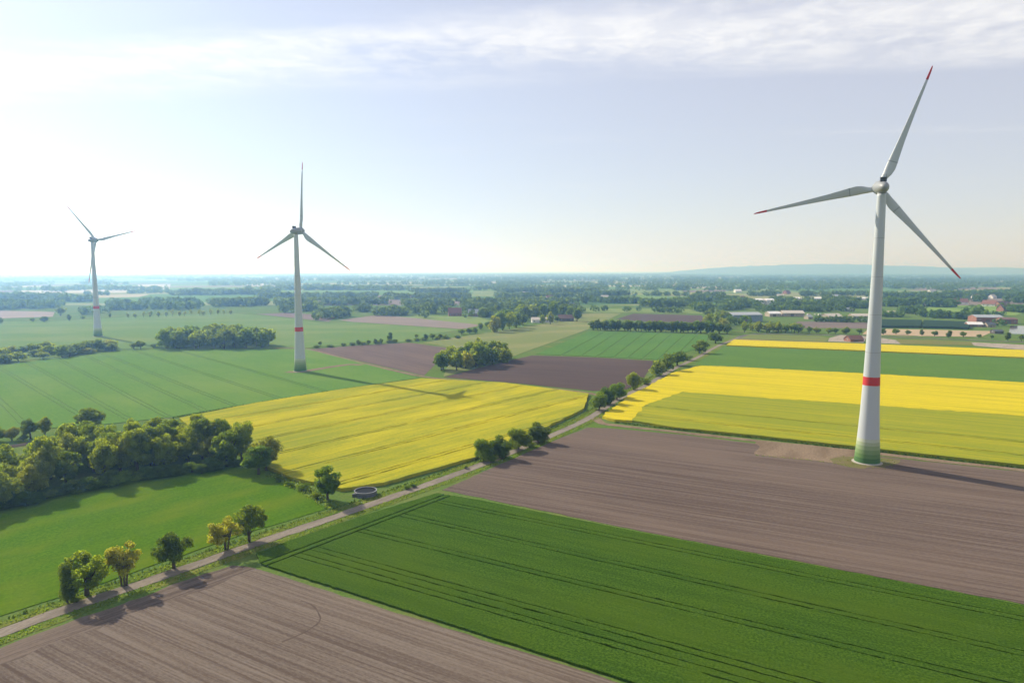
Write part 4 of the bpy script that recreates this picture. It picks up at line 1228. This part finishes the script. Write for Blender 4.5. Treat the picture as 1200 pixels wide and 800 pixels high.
building('barn', 1138, 1153, 383, 12, 2.6, 2.2, 'brick', 'white', 'small white roofed barn before the red brick hall', -0.3, 'barn', 2)
building('shed', 1166, 1176, 391, 7, 2.4, 1.4, 'dark', 'slate', 'small dark shed beside the pond', 0.0, 'shed', 1)
building('village_house', 1116, 1135, 356.5, 14, 4, 6, 'white', 'red', 'long white house with red roof above the paddock', -0.35, 'house', 4)
building('village_house', 1156, 1170, 359, 14, 4, 6, 'white', 'red', 'white gabled house with red roof right of the paddock', -0.9, 'house', 3)
building('village_house', 1171, 1184, 359.5, 12, 4, 5, 'brick', 'brown', 'brown roofed brick house behind the paddock', 0.1, 'house', 3)
building('village_house', 1174, 1188, 365, 12, 4, 6, 'brick', 'brown', 'large brown roofed house at the right side of the paddock', 0.2, 'house', 3)
building('village_house', 1190, 1202, 364, 11, 4, 5, 'brick', 'slate', 'slate roofed house cut by the right picture edge', 0.3, 'house', 2)
building('village_house', 1089, 1098, 343.5, 14, 4, 6, 'white', 'pale', 'distant white house at the edge of the far right clearing', 0.3, 'house', 3)
building('farmhouse', 525, 540, 370.3, 14, 4, 6.5, 'brick', 'red', 'left farmhouse with pinkish red roof before the wood', 0.15, 'house', 4)
building('farmhouse', 549, 560, 370.6, 12, 4, 5, 'brick', 'grey', 'right farmhouse with grey roof before the wood', -0.1, 'house', 3)
building('farm_shed', 623, 648, 378, 12, 3.2, 2.6, 'white', 'pale', 'long low farm shed in the farmstead trees', 0.1, 'shed', 5)
building('farm_shed', 655, 672, 376.5, 12, 3.5, 4, 'dark', 'brown', 'dark red brown farm shed at the right of the farmstead', 0.05, 'shed', 3)

for x0, x1, y, dp, wh, rh, wl, rf, lab, a in [
    (868, 874, 351.5, 12, 4, 4, 'white', 'red', 'small distant house left of the twin white halls', .3), (912, 919, 349.5, 12, 5, 4, 'white', 'pale', 'distant pale house just right of the twin white halls', -.2),
    (975, 984, 349.5, 14, 5, 3, 'white', 'grey', 'distant grey roofed house left of the nearest turbine tower', .1), (920, 926, 344.5, 14, 5, 5, 'brick', 'brown', 'distant brown house on the far green field', .4),
    (993, 1000, 365.2, 10, 3, 2.5, 'white', 'grey', 'small grey roofed shed behind the low pale barns', .0), (946, 952, 374, 9, 3, 2, 'tan', 'grey', 'small grey shed below the parked vans', .2),
    (1041, 1050, 355.5, 12, 5, 4, 'white', 'grey', 'white house in the trees just right of the nearest turbine tower', .2), (1072, 1079, 354.5, 12, 4, 5, 'brick', 'brown', 'brown roofed house in the trees left of the long white house', -.3),
    (1100, 1109, 347.5, 14, 5, 5, 'white', 'slate', 'distant slate roofed house above the long white house', .2), (1142, 1150, 350.5, 12, 5, 5, 'white', 'brown', 'distant house between the two red roofed village houses', -.1),
    (1162, 1168, 350, 12, 4, 5, 'white', 'pale', 'distant pale house above the white gabled house', .3), (1158, 1167, 383.5, 8, 3, 2.2, 'tan', 'slate', 'dark roofed shed before the brick halls', -.1),
    (640, 648, 352, 14, 5, 5, 'white', 'red', 'distant red roofed house above the farmstead trees', .2), (612, 619, 347, 14, 5, 5, 'white', 'pale', 'distant pale house above the farmhouse wood', -.2),
    (705, 713, 351, 14, 5, 4, 'white', 'pale', 'distant pale farm building above the straight hedge left end', .1), (862, 869, 343, 16, 5, 4, 'white', 'white', 'tiny white far building at the far green field edge', .0)]:
    building('distant_house', x0, x1, y, dp, wh, rh, wl, rf, lab, a, 'house', 2)

# dark nursery plots in front of the village
M_NURS = crop_mat('nursery conifers', 0.0, (0.022, 0.045, 0.028), (0.040, 0.070, 0.040), (0.035, 0.060, 0.038))
field('nursery_plot', [(1022, 384), (1026, 376), (1080, 377), (1079, 384.5)], 2.4, M_NURS, 'dark nursery plot just right of the nearest turbine tower', 'nursery', kind='stuff', jit=0.8)
field('nursery_plot', [(1082, 384.7), (1083, 377), (1136, 379), (1135, 386)], 2.4, M_NURS, 'dark nursery plot before the red brick hall', 'nursery', kind='stuff', jit=0.8)

# parked vans
def van(x, y, rz, label):
    p = G(x, y)
    root = link('parked_van', None, None, (p[0], p[1], 0), rz); tag(root, label, 'van', 'white vans parked by the farm sheds')
    prof = [(-2.6, .4), (2.6, .4), (2.6, 1.2), (1.9, 1.4), (1.3, 2.3), (-2.6, 2.35)]
    mb = MB(); n = len(prof)
    mb.add([(a, -1, b) for a, b in prof] + [(a, 1, b) for a, b in prof], [list(range(n)), list(range(n, 2 * n))[::-1]] + [[i, n + i, n + (i + 1) % n, (i + 1) % n] for i in range(n)])
    mb.build('body', WALLS['white'], root)
    mb = MB(); mb.add([(1.88, -.85, 1.45), (1.88, .85, 1.45), (1.36, .85, 2.25), (1.36, -.85, 2.25)], [[0, 1, 2, 3]])
    mb.V = [(a + .03, b, c + .02) for a, b, c in mb.V]; mb.build('windscreen', M_PANE, root)
    for sx in (-1.7, 1.6):
        for sy in (-.95, .95):
            mb = MB(); mb.tube([(sx, sy - .12, .36), (sx, sy + .12, .36)], [.36, .36], 10); mb.build('wheel', M_DARK, root)


for i, (x, y, a) in enumerate([(948, 369.5, .2), (955, 369.3, 1.2), (961, 369.6, .1), (967, 369.4, .6)]):
    van(x, y, a, '%s white van from the left parked beside the pale roofed barn' % ORD[i])

# ------------------------------------------------------------------ round concrete tank and post box by the track
c0 = G(428.5, 580)
root = link('round_tank', None, None, (c0[0], c0[1], 0)); tag(root, 'round grey concrete water tank beside the track', 'tank')
M_TANK = plain('tank concrete', (0.13, 0.135, 0.145), 0.8, 0.2, 0.15, 1.2)
M_RIM = plain('tank rim', (0.24, 0.25, 0.26), 0.6, 0.3, 0.08, 1.0)
NP = 14
for i in range(NP):      # concrete wall segments
    mb = MB(); a0, a1 = 2 * math.pi * (i + .012) / NP, 2 * math.pi * (i + .988) / NP
    V = []
    for k in range(5):
        a = a0 + (a1 - a0) * k / 4
        for rr, z in ((2.95, -.05), (2.95, 1.35), (2.77, 1.35), (2.77, -.05)): V.append((rr * math.cos(a), rr * math.sin(a), z))
    F = [[k * 4 + j, (k + 1) * 4 + j, (k + 1) * 4 + (j + 1) % 4, k * 4 + (j + 1) % 4] for k in range(4) for j in range(4)] + [[0, 1, 2, 3], [19, 18, 17, 16]]
    mb.add(V, F); mb.build('wall_panel', M_TANK, root)
mb = MB(); mb.lathe([(3.0, 1.36), (3.0, 1.45), (2.78, 1.45), (2.78, 1.36), (3.0, 1.36)], 56); mb.build('rim', M_RIM, root)
mb = MB(); mb.lathe([(2.965, .62), (2.985, .62), (2.985, .74), (2.965, .74)], 56); mb.build('tension_hoop', M_DARK, root)
mb = MB(); mb.lathe([(0.01, 1.2), (2.765, 1.2)], 56); mb.build('water', plain('tank water', (0.012, 0.014, 0.017), 0.5, 0.05, 0.1, 0.5), root)
c1 = G(415.5, 588)
root = link('sign_board', None, None, (c1[0], c1[1], 0), 0.5); tag(root, 'small dark board on a post in front of the tank', 'sign')
mb = MB(); mb.tube([(0, 0, -.1), (0, 0, 2.0)], [.06, .06], 8); mb.build('post', M_BARK, root)
mb = MB(); mb.box((0, -.08, 1.75), (1.15, .08, .95)); mb.build('board', M_DARK, root)
mb = MB(); mb.box((0, -.08, 2.27), (1.3, .35, .06)); mb.build('cap', M_RIM, root)

# ------------------------------------------------------------------ tall verge grass, crop fringe (uncountable)
def tufts(name, label, line, lo, hi, per_m, size, mat, seed, maxy=420):
    r = np.random.default_rng(seed)
    L_ = [(a, b) for a, b in zip(line, line[1:]) if a[1] < maxy]
    P = []
    for a, b in L_:
        l = np.linalg.norm(b - a); n = max(1, int(l * per_m)); d = (b - a) / l; nn = np.array([-d[1], d[0]])
        t = r.random((n, 1)); o = lo + (hi - lo) * r.random((n, 1)) ** 1.0
        P.append(a + d * t * l + nn * o)
    P = np.concatenate(P); n = len(P)
    s = size * r.uniform(.5, 1.5, n)
    ang = r.uniform(0, 6.28, n); dx = np.cos(ang) * s * .45; dy = np.sin(ang) * s * .45
    lx, ly = r.normal(size=n) * s * .3, r.normal(size=n) * s * .3
    z0 = np.full(n, 0.03)
    V = np.stack([np.stack([P[:, 0] - dx, P[:, 1] - dy, z0], 1), np.stack([P[:, 0] + dx, P[:, 1] + dy, z0], 1),
                  np.stack([P[:, 0] + dx * .6 + lx, P[:, 1] + dy * .6 + ly, z0 + s], 1), np.stack([P[:, 0] - dx * .8 + lx, P[:, 1] - dy * .8 + ly, z0 + s * .8], 1)], 1).reshape(-1, 3)
    o = link(name, mesh_np(name, V, np.arange(n * 4).reshape(n, 4), mat))
    return tag(o, label, 'grass', kind='stuff')


M_TUFT = leaf_mat('verge tuft', (0.125, 0.17, 0.035), 0.42)
M_TUFT2 = leaf_mat('dark tuft', (0.055, 0.10, 0.022), 0.35)
tufts('tall_grass', 'tall yellowish grass fringe on the left of the track', ROAD, 1.9, 4.8, 16, .26, M_TUFT, 81)
tufts('tall_grass', 'tall yellowish grass fringe on the right of the track', ROAD, -4.2, -1.8, 14, .25, M_TUFT, 82)
tufts('tall_grass', 'dark weedy fringe along the meadow side of the track', ROAD, 4.3, 5.0, 3, .40, M_TUFT2, 83)
ring = [np.array([111.8 + 6.5 * math.cos(a) * (1 + .25 * math.sin(3 * a)), 210.0 + 6.0 * math.sin(a)]) for a in [k * 0.2 for k in range(33)]]
tufts('tall_grass', 'ragged weeds round the foot of the nearest turbine', ring, -2.0, 3.0, 9, .2, M_TUFT, 87)
pad_edge = smooth_line([G(*p) for p in [(884, 533.5), (930, 537.5), (970, 542), (998, 546.5)]], 3)
tufts('tall_grass', 'dry weeds along the near edge of the gravel pad', pad_edge, -0.8, 0.8, 5, .22, M_TUFT, 88)
edge = smooth_line([G(*p) for p in [(318, 556), (340, 567), (365, 580), (390, 596)]], 3)
tufts('tall_grass', 'rough weedy strip between the grove and the single tree', edge, -2.0, 2.5, 14, .45, M_TUFT, 84)
edge = smooth_line([G(*p) for p in [(200, 490.5), (300, 473), (400, 457), (493, 444)]], 4)
tufts('tall_grass', 'dark field margin between the green wheat and yellow rapeseed', edge, -0.8, 0.9, 7, .5, M_TUFT2, 85, 600)
edge = smooth_line([G(*p) for p in [(720, 495), (800, 504.5), (900, 515), (1005, 527), (1040, 530.5), (1200, 549), (1500, 583)]], 4)
tufts('tall_grass', 'dark weedy margin between rapeseed and the sandy access track', edge, -0.5, 0.6, 10, .42, M_TUFT2, 86, 600)

# ------------------------------------------------------------------ haze
hz = MB()
hz.box((0, 22000, 112), (92000, 51000, 230))
mh = bpy.data.materials.new('haze air'); mh.use_nodes = True
nt = mh.node_tree; nt.nodes.clear()
out = nt.nodes.new('ShaderNodeOutputMaterial'); pv = nt.nodes.new('ShaderNodeVolumePrincipled')
pv.inputs['Color'].default_value = (0.27, 0.53, 1.0, 1)
pv.inputs['Absorption Color'].default_value = (1, 1, 1, 1)
pv.inputs['Density'].default_value = 0.00024
pv.inputs['Anisotropy'].default_value = 0.60
nt.links.new(pv.outputs[0], out.inputs['Volume'])
haze = hz.build('haze', mh)
tag(haze, 'thin bluish morning haze over the whole plain', 'haze', kind='stuff')
print('trees', N_TREE)
